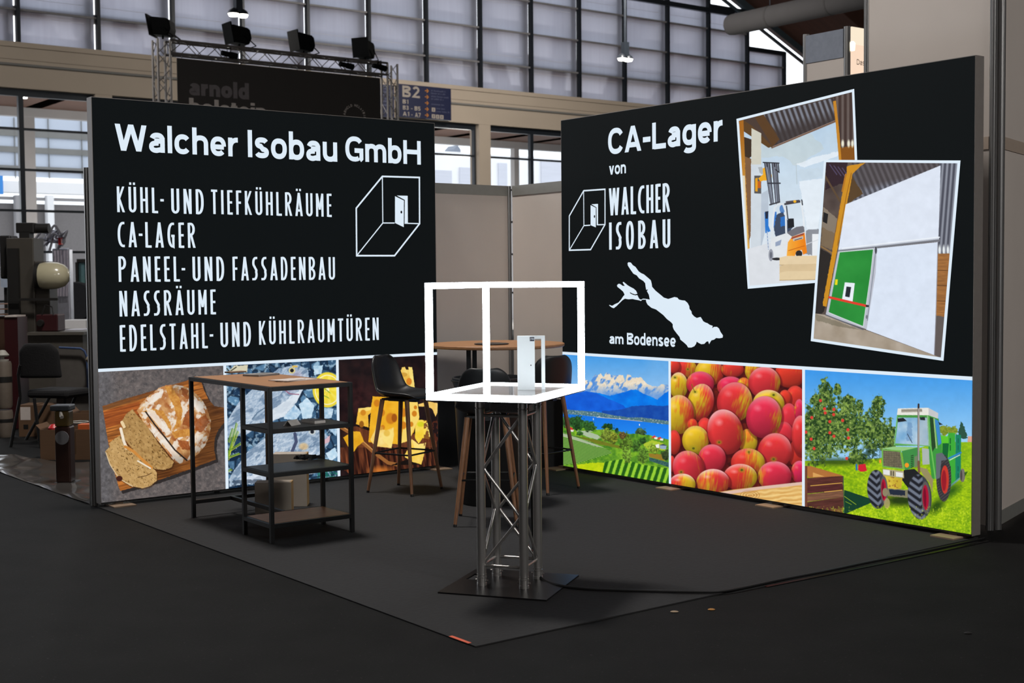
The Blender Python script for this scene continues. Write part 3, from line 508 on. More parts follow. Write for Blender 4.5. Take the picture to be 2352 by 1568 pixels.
def art_tractor(a):
    a.c = lerp((62, 152, 232), (150, 202, 242), np.clip((a.Y-100)/560, 0, 1))
    for x, y, rx, ry in ((1265, 590, 50, 45), (1335, 590, 50, 40)):
        d, u, v = a.ell(x, y, rx, ry); a.mix(np.clip((1-d-(a.noise(14, seed=int(x))-.5))*6, 0, 1), lerp((88, 108, 24), (160, 176, 60), a.noise(12, seed=5)))
    a.poly([(1412, 510), (1440, 560), (1468, 660), (1380, 660), (1392, 570)], (44, 82, 66), 9); a.poly([(1470, 640), (1510, 640), (1510, 700), (1465, 695)], (214, 160, 140))
    gr = a.inside([(60, 850), (400, 850), (700, 830), (1240, 690), (1510, 690), (1510, 1540), (60, 1500)]); n = a.noise(16, 10, seed=6, oc=3); bn = a.noise(120, seed=8)
    a.mix(gr, lerp((104, 152, 14), (198, 224, 22), np.clip(n*1.0+bn*.6-.35, 0, 1))); a.mix(gr*(a.Y < 900)*.35, (150, 196, 30))
    for x, y, rx, ry, s in ((240, 560, 190, 300, 11), (130, 640, 90, 260, 12), (440, 560, 130, 220, 13), (650, 600, 130, 190, 14), (790, 660, 80, 160, 15), (250, 260, 60, 130, 16), (700, 390, 60, 110, 17), (440, 370, 80, 90, 18), (350, 250, 40, 60, 19), (160, 330, 50, 60, 20), (510, 820, 90, 70, 21), (540, 400, 40, 80, 22)):
        d, u, v = a.ell(x, y, rx, ry); d = d+(a.noise(26, seed=s, oc=4)-.5)*.9; mk = np.clip((1-d)*7, 0, 1)*(a.noise(9, seed=s+1) > .27*np.clip(d*1.6, 0, 1))
        lt = np.clip(a.noise(17, seed=s+40, oc=3)*1.9-.55-u*.12, 0, 1); a.mix(mk, lerp((30, 58, 24), (142, 172, 78), lt)); a.mix(mk*(a.noise(11, seed=s+60) > .72)*.6, (196, 208, 120))
    d, u, v = a.ell(340, 860, 340, 50); a.mix(np.clip(1-d, 0, .75), (38, 62, 18)); d, u, v = a.ell(640, 790, 110, 120); a.mix(np.clip(1-d, 0, .7)*(a.noise(20, seed=70) > .4), (22, 44, 24))
    for x, y in ((205, 335), (240, 405), (320, 410), (285, 515), (395, 505), (318, 455), (440, 585), (80, 605), (125, 665), (320, 640), (430, 830), (285, 610), (130, 480), (245, 440), (150, 745), (445, 655)): a.disc(x, y, 13, 14, (216, 62, 52))
    a.poly([(505, 880), (520, 875), (522, 935), (508, 930)], (40, 110, 180)); a.poly([(530, 885), (590, 875), (605, 935), (560, 945), (525, 930)], (206, 34, 52), 4)
    a.poly([(410, 1100), (620, 1170), (640, 1210), (420, 1305), (400, 1290)], (18, 62, 42)); a.line([(410, 1155), (510, 1225)], 5, (150, 176, 40)); a.line([(420, 1200), (470, 1225)], 4, (150, 176, 40))
    a.poly([(120, 895), (390, 975), (385, 985), (100, 995), (66, 900)], (176, 112, 56)); a.poly([(140, 950), (240, 985), (140, 990)], (216, 160, 90))
    for q, c in (([(64, 1000), (398, 980), (398, 1040), (66, 1068)], (88, 46, 40)), ([(66, 1068), (395, 1040), (402, 1100), (66, 1135)], (84, 40, 40)), ([(66, 1140), (402, 1100), (404, 1160), (66, 1205)], (120, 82, 62)), ([(66, 1208), (404, 1160), (408, 1250), (250, 1290), (66, 1262)], (84, 46, 40)), ([(250, 1290), (396, 1255), (396, 1312), (300, 1302)], (110, 74, 44))):
        m = a.inside(q); g = a.noise(80, 8, seed=int(q[0][1]), oc=3, rot=-5); a.mix(m, lerp(np.array(c)*.75, np.minimum(np.array(c)*1.3, 255), g))
    for q in ([(120, 1065), (390, 1040)], [(240, 1118), (390, 1102)]): a.line(q, 6, (226, 176, 80))
    a.poly([(64, 895), (92, 893), (92, 1260), (64, 1258)], (112, 66, 48)); a.line([(400, 985), (408, 1310)], 7, (70, 96, 60))
    for x in (1245, 1310, 1365):  # trailer crates
        pass
    a.poly([(1140, 620), (1290, 640), (1310, 610), (1360, 612), (1360, 820), (1310, 900), (1300, 1060), (1150, 800)], (92, 196, 46)); a.poly([(1300, 612), (1360, 615), (1362, 1040), (1310, 1080)], (60, 168, 56)); a.poly([(1362, 625), (1410, 630), (1408, 980), (1362, 1045)], (24, 128, 96)); a.poly([(1250, 700), (1306, 700), (1290, 900), (1250, 800)], (18, 100, 50))
    a.line([(1305, 830), (1408, 780)], 14, (50, 130, 196)); a.line([(1312, 845), (1400, 800)], 6, (230, 236, 236)); a.line([(1310, 1075), (1400, 1000)], 14, (110, 160, 160))
    for y in (660, 720, 900, 960): a.line([(1318, y), (1318, y+40)], 10, (22, 100, 40)); a.line([(1385, y), (1385, y+36)], 8, (20, 90, 80))
    m, d, u, v = a.disc(1422, 975, 24, 58, (118, 112, 104)); a.disc(1412, 975, 8, 46, (70, 66, 64)); a.poly([(1440, 950), (1468, 945), (1440, 990)], (50, 92, 20), 5)
    d, u, v = a.ell(1330, 1110, 140, 60, -35); a.mix(np.clip(1-d, 0, .85), (36, 82, 18)); d, u, v = a.ell(900, 1190, 220, 60); a.mix(np.clip(1.2-d, 0, .9), (24, 44, 14)); d, u, v = a.ell(1200, 1240, 110, 60, -40); a.mix(np.clip(1.1-d, 0, .85), (30, 64, 12))
    m, d, u, v = a.disc(1262, 1000, 64, 200, (52, 50, 54)); a.disc(1272, 1012, 34, 122, (196, 56, 44)); a.disc(1264, 1020, 20, 90, (150, 26, 40)); a.mix(m*(np.sin((a.Y+a.X*.8)*.24) > .4)*(d > .65)*.6, (90, 86, 88))
    a.poly([(1130, 460), (1218, 490), (1244, 700), (1250, 800), (1200, 1000), (1160, 1010), (1130, 780)], (60, 150, 62)); a.poly([(1142, 475), (1175, 485), (1200, 720), (1160, 780)], (38, 70, 40)); a.poly([(1182, 488), (1218, 510), (1242, 700), (1215, 720)], (60, 134, 200)); a.line([(1178, 490), (1200, 740)], 12, (150, 190, 120)); a.line([(1130, 470), (1150, 720), (1190, 1000)], 12, (110, 190, 90))
    a.poly([(1195, 790), (1250, 782), (1290, 840), (1240, 850), (1228, 1000), (1195, 1005)], (96, 104, 112), 3); a.poly([(1215, 515), (1254, 540), (1225, 545)], (40, 48, 44))
    a.poly([(862, 455), (1130, 458), (1148, 722), (835, 722)], (74, 150, 70)); m = a.inside([(872, 480), (1118, 482), (1132, 722), (846, 700)]); a.mix(m, lerp((104, 160, 206), (196, 216, 230), a.noise(70, seed=90))); a.poly([(1050, 480), (1118, 482), (1130, 722), (1050, 712)], (170, 184, 190), a=.6); a.poly([(950, 520), (990, 520), (990, 680), (940, 680)], (90, 130, 176), 8, a=.5)
    a.poly([(862, 488), (915, 482), (945, 510), (870, 520)], (30, 34, 40)); a.poly([(1055, 478), (1100, 475), (1102, 505), (1060, 500)], (36, 44, 50)); a.line([(950, 620), (990, 695)], 5, (40, 50, 60)); a.line([(845, 705), (1130, 724)], 9, (110, 180, 100)); a.line([(862, 470), (840, 712)], 9, (120, 186, 120)); a.line([(1122, 465), (1138, 722)], 9, (150, 190, 140))
    a.poly([(868, 402), (1130, 396), (1215, 442), (1212, 490), (1130, 460), (860, 458)], (232, 230, 222)); a.poly([(1130, 396), (1215, 442), (1212, 490), (1132, 458)], (196, 198, 200)); a.poly([(898, 408), (1075, 404), (1078, 432), (898, 436)], (166, 160, 146)); a.line([(900, 420), (1075, 418)], 4, (110, 106, 96))
    a.poly([(735, 745), (830, 728), (1050, 735), (1060, 800), (1060, 880), (930, 935), (900, 760)], (64, 140, 70)); a.poly([(735, 745), (830, 728), (1040, 735), (900, 768)], (150, 200, 130)); a.poly([(728, 750), (895, 762), (928, 925), (735, 905)], (112, 172, 76))
    m = a.inside([(742, 762), (885, 774), (908, 915), (744, 893)]); a.mix(m, lerp((94, 88, 70), (150, 138, 108), a.noise(9, seed=95))); a.mix(m*((np.sin(a.X*.45) > .6) | (np.sin(a.Y*.4) > .7))*.6, (60, 58, 50))
    for y in range(810, 910, 16): a.line([(982, y), (1000, y-6)], 7, (30, 56, 34))
    a.poly([(1010, 815), (1035, 805), (1035, 900), (1010, 910)], (112, 130, 96)); a.poly([(1075, 740), (1135, 750), (1140, 880), (1080, 885)], (170, 180, 176)); a.disc(945, 888, 18, 20, (240, 150, 36)); a.disc(716, 855, 9, 16, (240, 150, 60))
    a.poly([(920, 930), (1010, 920), (1100, 1000), (960, 1090), (900, 1010)], (30, 32, 34)); a.poly([(1050, 905), (1120, 920), (1170, 1010), (1165, 1130), (1140, 1040), (1080, 970)], (150, 140, 96), 4); a.line([(1045, 380), (1045, 870)], 17, (126, 116, 112)); a.line([(1048, 390), (1048, 870)], 5, (190, 184, 180)); a.line([(1046, 366), (1046, 395)], 15, (50, 40, 40)); a.line([(1045, 860), (1050, 945)], 22, (120, 84, 66))
    a.poly([(738, 918), (918, 940), (922, 1000), (740, 975)], (176, 164, 130)); a.poly([(742, 925), (798, 932), (798, 974), (744, 966)], (226, 228, 226)); a.poly([(850, 945), (912, 953), (912, 992), (852, 985)], (226, 228, 226)); a.line([(810, 940), (810, 975)], 8, (60, 56, 50)); a.line([(830, 942), (830, 978)], 8, (60, 56, 50))
    m = a.inside([(720, 975), (908, 1000), (898, 1085), (870, 1098), (740, 1078), (722, 1040)], 3); a.mix(m, lerp((190, 160, 40), (222, 200, 76), a.noise(40, seed=97))); a.mix(m*(a.noise(18, seed=98) > .62)*.8, (150, 96, 40))
    a.poly([(740, 1085), (960, 1100), (960, 1170), (760, 1150)], (130, 126, 100), 4); a.poly([(790, 1095), (930, 1105), (930, 1150), (800, 1140)], (36, 44, 60), 4)
    for cx, cy, rx, ry, hx, hr in ((690, 1095, 84, 166, 750, 30), (1055, 1160, 102, 192, 1108, 36)):
        m, d, u, v = a.disc(cx, cy, rx, ry, (58, 62, 74), rot=-4); w = np.sin((np.abs(u)*70+a.Y*.9)*.11); a.mix(m*(u < .35)*(w > .25)*.8, (122, 130, 146)); a.mix(m*(u < .35)*(w < -.5)*.8, (22, 22, 28))
        a.disc(hx, cy+5, rx*.38, ry*.72, (92, 88, 86), rot=-2); a.disc(hx-2, cy+5, rx*.26, ry*.56, (172, 18, 52), rot=-2); a.disc(hx-8, cy+8, rx*.12, ry*.44, (120, 10, 40), rot=-2)
    a.disc(775, 1215, 26, 45, (176, 160, 110), a=.8); a.disc(760, 1120, 24, 36, (140, 130, 100))
    a.mix(gr*(a.Y > 1240)*(a.noise(9, 16, seed=120) > .66)*.5, (222, 236, 60)); a.mix(gr*(a.Y > 1240)*(a.noise(10, 14, seed=121) > .72)*.4, (84, 132, 20))
def art_forklift(a):
    t = np.clip((a.Y-350)/900, 0, 1); a.c = lerp((178, 204, 228), (226, 234, 242), t); a.mix(a.noise(150, seed=2)*.4, (206, 220, 228))
    a.poly([(250, 420), (360, 490), (600, 400), (700, 500), (500, 620), (400, 560), (250, 560)], (196, 204, 196), 20, 60, a=.4); a.line([(500, 610), (505, 760)], 6, (186, 200, 208)); a.poly([(500, 620), (620, 570), (820, 520), (800, 560), (560, 640)], (236, 242, 248), 6, a=.7); a.poly([(510, 660), (660, 640), (700, 700), (540, 740)], (196, 212, 224), 10, 40, a=.6); a.poly([(520, 740), (700, 720), (660, 1080), (580, 1090)], (232, 240, 248), 6, a=.8)
    a.poly([(70, 295), (915, 80), (930, 600), (820, 590), (785, 310), (325, 500), (180, 365), (90, 330)], (74, 58, 50))
    m = a.inside([(265, 262), (770, 140), (775, 305), (340, 490), (365, 400)]); st = np.sin((a.X-.36*a.Y)*.158); a.mix(m, lerp((58, 50, 50), (122, 126, 138), np.clip(st*.8+.45, 0, 1)*np.clip((430-a.Y+(a.X-300)*-.25)/90, .15, 1)))
    m = a.inside([(770, 130), (905, 100), (925, 480), (820, 490)]); st = np.sin(a.X*.16); a.mix(m, lerp((64, 48, 44), (104, 92, 88), np.clip(st*.6+.4, 0, 1))); a.poly([(812, 500), (928, 480), (932, 600), (822, 590)], (132, 80, 22), 4)
    for x in (835, 878, 905): a.disc(x, 470, 10, 26, (236, 232, 210), soft=.8)
    a.poly([(120, 300), (180, 340), (330, 490), (300, 500), (120, 380)], (92, 64, 32)); a.poly([(200, 280), (265, 262), (380, 440), (330, 490), (300, 440)], (88, 60, 32)); a.poly([(120, 420), (180, 440), (180, 560), (130, 600)], (60, 44, 32))
    m = a.inside([(88, 308), (120, 300), (130, 560), (165, 1230), (150, 1235), (105, 600)]); a.mix(m, lerp((168, 104, 26), (222, 170, 80), np.clip((a.Y-400)/600, 0, 1))); a.poly([(128, 560), (175, 580), (175, 1100), (160, 1200)], (126, 92, 62), 5); a.poly([(105, 700), (130, 700), (152, 1240), (146, 1280)], (226, 216, 190))
    a.line([(325, 500), (780, 312)], 9, (118, 88, 70)); a.line([(330, 492), (780, 303)], 3, (170, 150, 140)); a.poly([(765, 165), (786, 160), (812, 400), (826, 590), (808, 590), (785, 330)], (196, 132, 36))
    a.poly([(178, 358), (248, 395), (248, 1240), (172, 1270)], (206, 204, 190)); a.poly([(174, 620), (248, 620), (248, 1240), (172, 1270)], (206, 218, 232), a=.8); a.poly([(248, 830), (300, 800), (300, 1000), (245, 1230)], (184, 196, 210))
    a.poly([(105, 1240), (680, 1080), (720, 1500), (150, 1520), (110, 1280)], (218, 222, 228), 3); a.poly([(570, 1090), (665, 1085), (650, 1280), (560, 1260)], (140, 144, 152), 6); a.poly([(615, 1120), (700, 1120), (700, 1285), (615, 1280)], (232, 236, 240)); a.line([(560, 1200), (660, 1160)], 5, (210, 214, 220))
    a.poly([(198, 700), (248, 700), (248, 830), (198, 828)], (86, 84, 84)); a.poly([(205, 720), (222, 715), (222, 815), (205, 812)], (226, 160, 30)); a.poly([(222, 740), (245, 740), (245, 790), (222, 790)], (190, 96, 30)); a.poly([(228, 720), (262, 690), (255, 650), (275, 640), (300, 700), (325, 690), (320, 730), (240, 740)], (234, 168, 34), 3); a.poly([(225, 640), (255, 640), (260, 690), (235, 680)], (170, 176, 180), 5)
    a.poly([(268, 608), (312, 608), (340, 905), (316, 915)], (66, 68, 78)); a.poly([(322, 612), (364, 612), (384, 890), (350, 900)], (66, 68, 78)); [a.line([(x, 612), (x2, 905)], 6, (124, 130, 144)) for x, x2 in ((280, 322), (298, 332), (334, 358), (352, 374))]; [a.line([(x, 612), (x2, 905)], 4, (34, 36, 44)) for x, x2 in ((290, 327), (343, 366))]
    a.line([(290, 640), (330, 900)], 5, (150, 160, 176)); a.line([(345, 640), (362, 890)], 5, (150, 160, 176)); a.line([(262, 605), (376, 610)], 8, (44, 46, 54)); a.line([(370, 610), (376, 675)], 8, (44, 46, 54)); a.line([(350, 655), (378, 678)], 7, (44, 46, 54)); a.line([(295, 755), (384, 755)], 10, (54, 56, 66)); a.line([(310, 910), (380, 890)], 10, (60, 62, 70))
    a.poly([(272, 965), (300, 960), (300, 1060), (315, 1100), (278, 1115)], (44, 120, 206)); a.poly([(335, 960), (358, 960), (360, 1070), (336, 1075)], (50, 116, 200)); a.poly([(276, 960), (300, 955), (296, 1010), (278, 1010)], (34, 44, 66)); a.line([(290, 1100), (300, 1230)], 7, (150, 170, 200))
    for y in range(1130, 1230, 24): a.line([(282, y), (320, y-4)], 6, (214, 222, 232))
    a.poly([(360, 980), (400, 960), (450, 1040), (480, 1060), (440, 1130), (350, 1150), (340, 1080)], (60, 72, 94), 6); a.poly([(440, 1010), (482, 1008), (486, 1070), (440, 1080)], (30, 32, 38)); a.poly([(385, 1000), (420, 990), (430, 1060), (390, 1070)], (44, 110, 190), 5); a.disc(400, 940, 20, 30, (40, 100, 180), a=.7)
    a.poly([(318, 1150), (440, 1110), (500, 1070), (556, 1065), (570, 1130), (575, 1255), (500, 1285), (440, 1295), (400, 1295), (345, 1300), (318, 1240)], (224, 228, 232)); m = a.inside([(440, 1180), (470, 1140), (560, 1110), (578, 1255), (550, 1270), (540, 1235), (500, 1245), (490, 1285), (430, 1295)]); a.mix(m, lerp((236, 130, 20), (246, 172, 60), np.clip((560-a.X)/120, 0, 1)))
    a.poly([(430, 1110), (500, 1070), (556, 1062), (560, 1105), (470, 1140)], (112, 112, 120)); a.line([(470, 1150), (550, 1120)], 12, (150, 70, 60)); a.poly([(475, 1155), (550, 1135), (550, 1155), (480, 1172)], (190, 190, 190)); a.line([(490, 1165), (540, 1150)], 6, (90, 70, 60)); a.poly([(350, 1180), (395, 1160), (385, 1200), (350, 1210)], (150, 164, 190)); a.disc(520, 1262, 24, 24, (44, 40, 40)); a.line([(445, 1240), (560, 1205)], 5, (196, 100, 20))
    a.disc(318, 1272, 17, 44, (150, 154, 166)); a.disc(318, 1272, 8, 24, (100, 104, 116)); a.disc(360, 1300, 34, 10, (40, 40, 44))
    a.line([(325, 1150), (335, 1000), (345, 930), (370, 905), (405, 905), (425, 960), (428, 1110)], 14, (222, 228, 234)); a.line([(420, 905), (540, 885)], 14, (64, 60, 66)); a.line([(430, 890), (520, 880)], 12, (80, 76, 84)); a.line([(536, 885), (552, 1000), (556, 1062)], 13, (226, 232, 238)); a.line([(430, 920), (440, 1010)], 9, (70, 76, 86)); a.disc(490, 886, 11, 10, (240, 180, 40)); a.line([(540, 875), (545, 910)], 8, (40, 44, 52))
    for y0, c in ((1290, (228, 206, 168)), (1350, (214, 190, 150)), (1400, (224, 202, 162))): a.poly([(380, y0), (430, y0-12), (700, y0-14), (700, y0+50), (380, y0+56)], c); a.line([(380, y0+54), (700, y0+46)], 4, (170, 144, 104))
def art_door(a):
    a.c = lerp((62, 50, 48), (112, 100, 92), a.noise(120, seed=2)); a.poly([(180, 100), (340, 100), (320, 250), (180, 300)], (50, 34, 42), 10); [a.line([(210+i*30, 120+i*8), (260+i*30, 190+i*8)], 8, (98, 90, 130), a=.6) for i in range(4)]
    a.line([(175, 200), (300, 410)], 14, (92, 72, 52)); a.poly([(160, 420), (280, 520), (260, 700), (150, 690)], (132, 120, 106), 6); a.poly([(165, 460), (198, 475), (190, 545), (160, 530)], (30, 30, 32)); a.poly([(155, 570), (260, 620), (250, 740), (145, 700)], (122, 104, 82), 8); a.line([(290, 400), (235, 720)], 14, (130, 86, 46)); a.poly([(140, 720), (225, 770), (170, 1180), (100, 1200)], (42, 38, 36), 5); a.line([(150, 710), (225, 755)], 12, (140, 110, 70))
    m = a.inside([(370, 100), (1010, 100), (1010, 320), (860, 320), (350, 400), (360, 200)]); st = np.sin((a.X-.42*a.Y)*.15); lo = np.clip((a.Y-(150+(1000-a.X)*.22))/40, 0, 1); a.mix(m, lerp((76, 76, 84), (126, 128, 140), np.clip(st*.7+.45, 0, 1))); a.mix(m*(1-lo)*.55, (66, 56, 54)); a.poly([(360, 190), (450, 330), (340, 400), (330, 300)], (88, 66, 40), 6)
    m = a.inside([(1000, 100), (1130, 100), (1080, 770), (985, 770)]); st = np.sin((a.X+.08*a.Y)*.19); a.mix(m, lerp((74, 76, 88), (142, 146, 158), np.clip(st*.6+.45, 0, 1))); [a.disc(x, 735, 9, 34, (230, 236, 238), soft=.9) for x in (1000, 1030, 1060)]
    m = a.inside([(985, 760), (1080, 758), (1040, 1215), (970, 1205)]); a.mix(m, lerp((130, 86, 46), (182, 124, 68), a.noise(60, 8, seed=7))); [a.line([(985, y), (1070, y+3)], 5, (96, 62, 32)) for y in (880, 988, 1100)]; a.poly([(970, 1205), (1040, 1215), (1010, 1510), (955, 1490)], (96, 88, 86), 3)
    m = a.inside([(100, 1190), (180, 1200), (470, 1310), (960, 1490), (1010, 1510), (90, 1380)]); a.mix(m, lerp((150, 136, 118), (184, 172, 158), a.noise(90, seed=9))); a.poly([(100, 1190), (440, 1310), (300, 1290), (110, 1240)], (112, 106, 88), 6, a=.6)
    a.poly([(335, 130), (470, 105), (430, 130), (372, 190), (350, 320), (270, 700), (185, 1140), (155, 1138), (230, 730), (300, 330), (330, 190)], (204, 142, 34), 3); a.line([(365, 180), (330, 340), (265, 700)], 5, (150, 96, 24)); a.line([(325, 190), (300, 310)], 12, (180, 116, 34)); a.poly([(120, 1010), (175, 1010), (150, 1190), (115, 1190)], (44, 40, 40), 8)
    a.poly([(325, 405), (1008, 125), (992, 640), (272, 728)], (222, 230, 244)); a.poly([(272, 728), (995, 640), (1000, 672), (550, 712), (270, 748)], (190, 196, 208)); a.line([(300, 722), (998, 642)], 10, (234, 240, 248)); a.line([(552, 714), (996, 664)], 14, (116, 118, 126)); a.line([(270, 740), (550, 712)], 8, (112, 114, 122))
    a.poly([(548, 722), (988, 676), (962, 1490), (470, 1306)], (218, 228, 244)); a.line([(988, 676), (974, 1200), (962, 1490)], 5, (150, 150, 160))
    a.poly([(268, 745), (550, 715), (540, 900), (475, 1305), (180, 1200)], (186, 190, 202)); m = a.inside([(282, 750), (525, 727), (505, 900), (450, 1284), (202, 1180)]); a.mix(m, lerp((34, 132, 50), (48, 150, 62), a.noise(120, seed=11))); a.line([(280, 748), (524, 727), (505, 900), (450, 1284), (202, 1184)], 5, (214, 222, 226)); a.line([(538, 760), (520, 920), (480, 1240)], 6, (130, 136, 150))
    a.poly([(318, 966), (390, 972), (374, 1104), (298, 1088)], (232, 238, 246)); a.poly([(330, 996), (364, 1000), (352, 1074), (320, 1068)], (36, 40, 48)); a.poly([(250, 944), (268, 945), (264, 985), (246, 984)], (232, 218, 30)); a.line([(208, 1074), (475, 1136)], 17, (226, 62, 44)); a.poly([(468, 1128), (492, 1130), (490, 1144), (470, 1144)], (40, 40, 44)); a.disc(476, 1215, 8, 14, (120, 124, 134)); a.disc(542, 735, 8, 26, (70, 72, 80)); a.line([(180, 1200), (450, 1306)], 8, (96, 98, 108))

def picture(name, parent, quad, toxy, crop, painter, nx, nz, y, label):
    """flat print: grid over the quad (tl, tr, br, bl in panel metres), colours in a point attribute"""
    u, v = np.meshgrid(np.linspace(0, 1, nx), np.linspace(0, 1, nz)); u = u.ravel(); v = v.ravel()
    q = [np.array(p, float) for p in quad]
    P = (q[0]*(1-N2(u))+q[1]*N2(u))*(1-N2(v))+(q[3]*(1-N2(u))+q[2]*N2(u))*N2(v)
    px, py = toxy(P[:, 0], P[:, 1]); px = (px-crop[1])*crop[0]; py = (py-crop[2])*crop[0]; acc = 0; st = crop[0]*.28  # panel points projected to image pixels, then scaled to the crop's coordinates
    for dx, dy in ((-1, -.4), (.4, -1), (1, .4), (-.4, 1)):     # four looks per point for clean edges
        a = Art(px+dx*st, py+dy*st); painter(a); acc = acc+np.clip(a.c, 0, 255)
    a = Art(px, py); a.c = acc/4*(1+N2((a.noise(46, seed=501, oc=4)-.5)*.05))
    me = bpy.data.meshes.new(name); n = nx*nz
    me.vertices.add(n); co = np.zeros((n, 3)); co[:, 0] = P[:, 0]; co[:, 1] = y; co[:, 2] = P[:, 1]
    me.vertices.foreach_set('co', co.ravel())
    i, j = np.meshgrid(np.arange(nx-1), np.arange(nz-1)); k = (j*nx+i).ravel(); f = np.stack([k, k+nx, k+nx+1, k+1], 1).astype(np.int32)
    nf = len(f); me.loops.add(nf*4); me.loops.foreach_set('vertex_index', f.ravel())
    me.polygons.add(nf); me.polygons.foreach_set('loop_start', np.arange(0, nf*4, 4, dtype=np.int32)); me.polygons.foreach_set('loop_total', np.full(nf, 4, np.int32))
    me.update(); at = me.color_attributes.new('print', 'FLOAT_COLOR', 'POINT')
    rgba = np.ones((n, 4)); rgba[:, :3] = lin(np.clip(a.c, 0, 255)); at.data.foreach_set('color', rgba.astype(np.float32).ravel())
    me.materials.append(printmat()); o = bpy.data.objects.new(name, me); COL.objects.link(o); o.parent = parent; o['label'] = label
    return o
# ---------------------------------------------------------------- floor and carpet
M_asph = mat('asphalt', (19, 19, 19), .85, var=.25, scale=3, bump=.0, spec=.12)
def asphalt():
    M = M_asph; N = M.node_tree.nodes; L = M.node_tree.links; b = N['Principled BSDF']
    tc = N.new('ShaderNodeTexCoord'); v = N.new('ShaderNodeTexNoise'); v.inputs['Scale'].default_value = 55; v.inputs['Detail'].default_value = 3
    r = N.new('ShaderNodeValToRGB'); r.color_ramp.elements[0].position = .66; r.color_ramp.elements[1].position = .78
    r.color_ramp.elements[0].color = (0, 0, 0, 1); r.color_ramp.elements[1].color = (1, 1, 1, 1)
    mx = N.new('ShaderNodeMixRGB'); mx.inputs['Color2'].default_value = (.04, .04, .04, 1)
    ramp = b.inputs['Base Color'].links[0].from_socket
    L.new(tc.outputs['Object'], v.inputs['Vector']); L.new(v.outputs['Fac'], r.inputs['Fac']); L.new(r.outputs['Color'], mx.inputs['Fac']); L.new(ramp, mx.inputs['Color1']); L.new(mx.outputs['Color'], b.inputs['Base Color'])
    bp = N.new('ShaderNodeBump'); bp.inputs['Strength'].default_value = .5; bp.inputs['Distance'].default_value = .004; v2 = N.new('ShaderNodeTexNoise'); v2.inputs['Scale'].default_value = 160
    L.new(tc.outputs['Object'], v2.inputs['Vector']); L.new(v2.outputs['Fac'], bp.inputs['Height']); L.new(bp.outputs['Normal'], b.inputs['Normal'])
asphalt()
fl = MB(); fl.poly([(-45, -12, 0), (45, -12, 0), (45, 90, 0), (-45, 90, 0)]); struct(fl.obj('floor', M_asph, smooth=False))
M_carpet = mat('carpet_grey', (46, 46, 47), .9, var=.07, scale=40, bump=.25, spec=.15)
cb = MB(); cb.span((-.105, -.105, 0.001), (3.79, 4.71, .007))
cp_ = cb.obj('carpet', M_carpet, smooth=False); cp_.location = (*booth(0, 0), 0); cp_.rotation_euler = (0, 0, RB)
tag(cp_, 'dark grey rectangular carpet covering the floor of the stand between the two lit walls', 'carpet')
tp = MB(); tp.span((3.772, 4.50, .0072), (3.792, 4.655, .0082))
tpo = tp.obj('marking_tape', mat('orange_tape', (214, 92, 58), .5), smooth=False); tpo.location = (*booth(0, 0), 0); tpo.rotation_euler = (0, 0, RB)
tag(tpo, 'short strip of orange marking tape at the front corner of the grey carpet', 'tape')
for nm, px, py, s, c, lb in (('wood_chip', 1549, 1406, .022, (150, 130, 108), 'small pale wood chip lying on the dark floor right of the carpet edge'), ('dry_leaf', 1634, 1401, .02, (170, 120, 60), 'tiny yellow leaf scrap on the dark floor, right of the wood chip'), ('rubber_crumb', 2223, 1455, .02, (14, 14, 14), 'small black crumb on the dark floor at lower right')):
    g = on_ground(px, py); b = MB(); b.lathe([(0, 0), (s*.8, .001), (s, .004), (s*.6, .008), (0, .009)], n=7); o = b.obj(nm, mat(nm, c, .8)); o.location = (g[0], g[1], 0); o.scale = (1, .55, 1); tag(o, lb, 'debris')

# ---------------------------------------------------------------- the two backlit walls
L0 = booth(3.786, 0); R0 = booth(0, .741)
def sL(x, y): s, z = pixel_on_b(x, y, 0); return s+3.786, z
def sR(x, y): s, z = pixel_on_a(x, y, 0); return s-.741, z
def px_of(X, Y, Z):
    d0, d1, d2 = X-CP[0], Y-CP[1], Z-CP[2]
    zz = d0*FW[0]+d1*FW[1]+d2*FW[2]
    return 1176+FPX*(d0*RT[0]+d1*RT[1]+d2*RT[2])/zz, 784-FPX*(d0*UP[0]+d1*UP[1]+d2*UP[2])/zz
def pxL(x, z): return px_of(L0[0]+A[0]*x, L0[1]+A[1]*x, z)
def pxR(x, z): return px_of(R0[0]+B[0]*x, R0[1]+B[1]*x, z)
M_alu = mat('aluminium_frame', (142, 136, 132), .45, .35, .04, 30)
M_black = glow('backlit_black_print', (9, 14, 16), 1.0)
M_white = glow('backlit_white_print', (222, 236, 248), 1.0)
M_edge = mat('foot_shadow_black', (16, 16, 17), .6)
HM = 1.0157
def lightbox(name, label, loc, rz, w):
    t = thing(name, label, 'lightbox', (*loc, 0), rz)
    f = MB(); z0, z1, d = .03, 3.0, .092
    f.span((0, .001, z0), (.03, d, z1)); f.span((w-.03, .001, z0), (w, d, z1)); f.span((.03, .001, z1-.03), (w-.03, d, z1)); f.span((.03, .001, z0), (w-.03, d, z0+.03)); f.span((.02, d-.012, z0+.02), (w-.02, d-.004, z1-.02))
    f.obj('frame', M_alu, t, smooth=False)
    b = MB(); b.span((.004, -.0005, HM), (w-.004, .0008, z1-.004)); b.obj('print_panel', M_black, t, smooth=False, label='black printed upper panel')
    b = MB(); b.span((.002, -.0005, z0), (w-.002, .004, z0+.012)); b.obj('foot_shadow_strip', M_edge, t, smooth=False)  # shadow line under the wall, made as a black strip
    b = MB(); b.span((.004, -.003, HM-.012), (w-.004, -.001, HM+.011)); return t, b
tL, brdL = lightbox('lightbox_wall', 'black backlit advertising wall reading Walcher Isobau GmbH, with food pictures along its foot', L0, LA, 2.991)
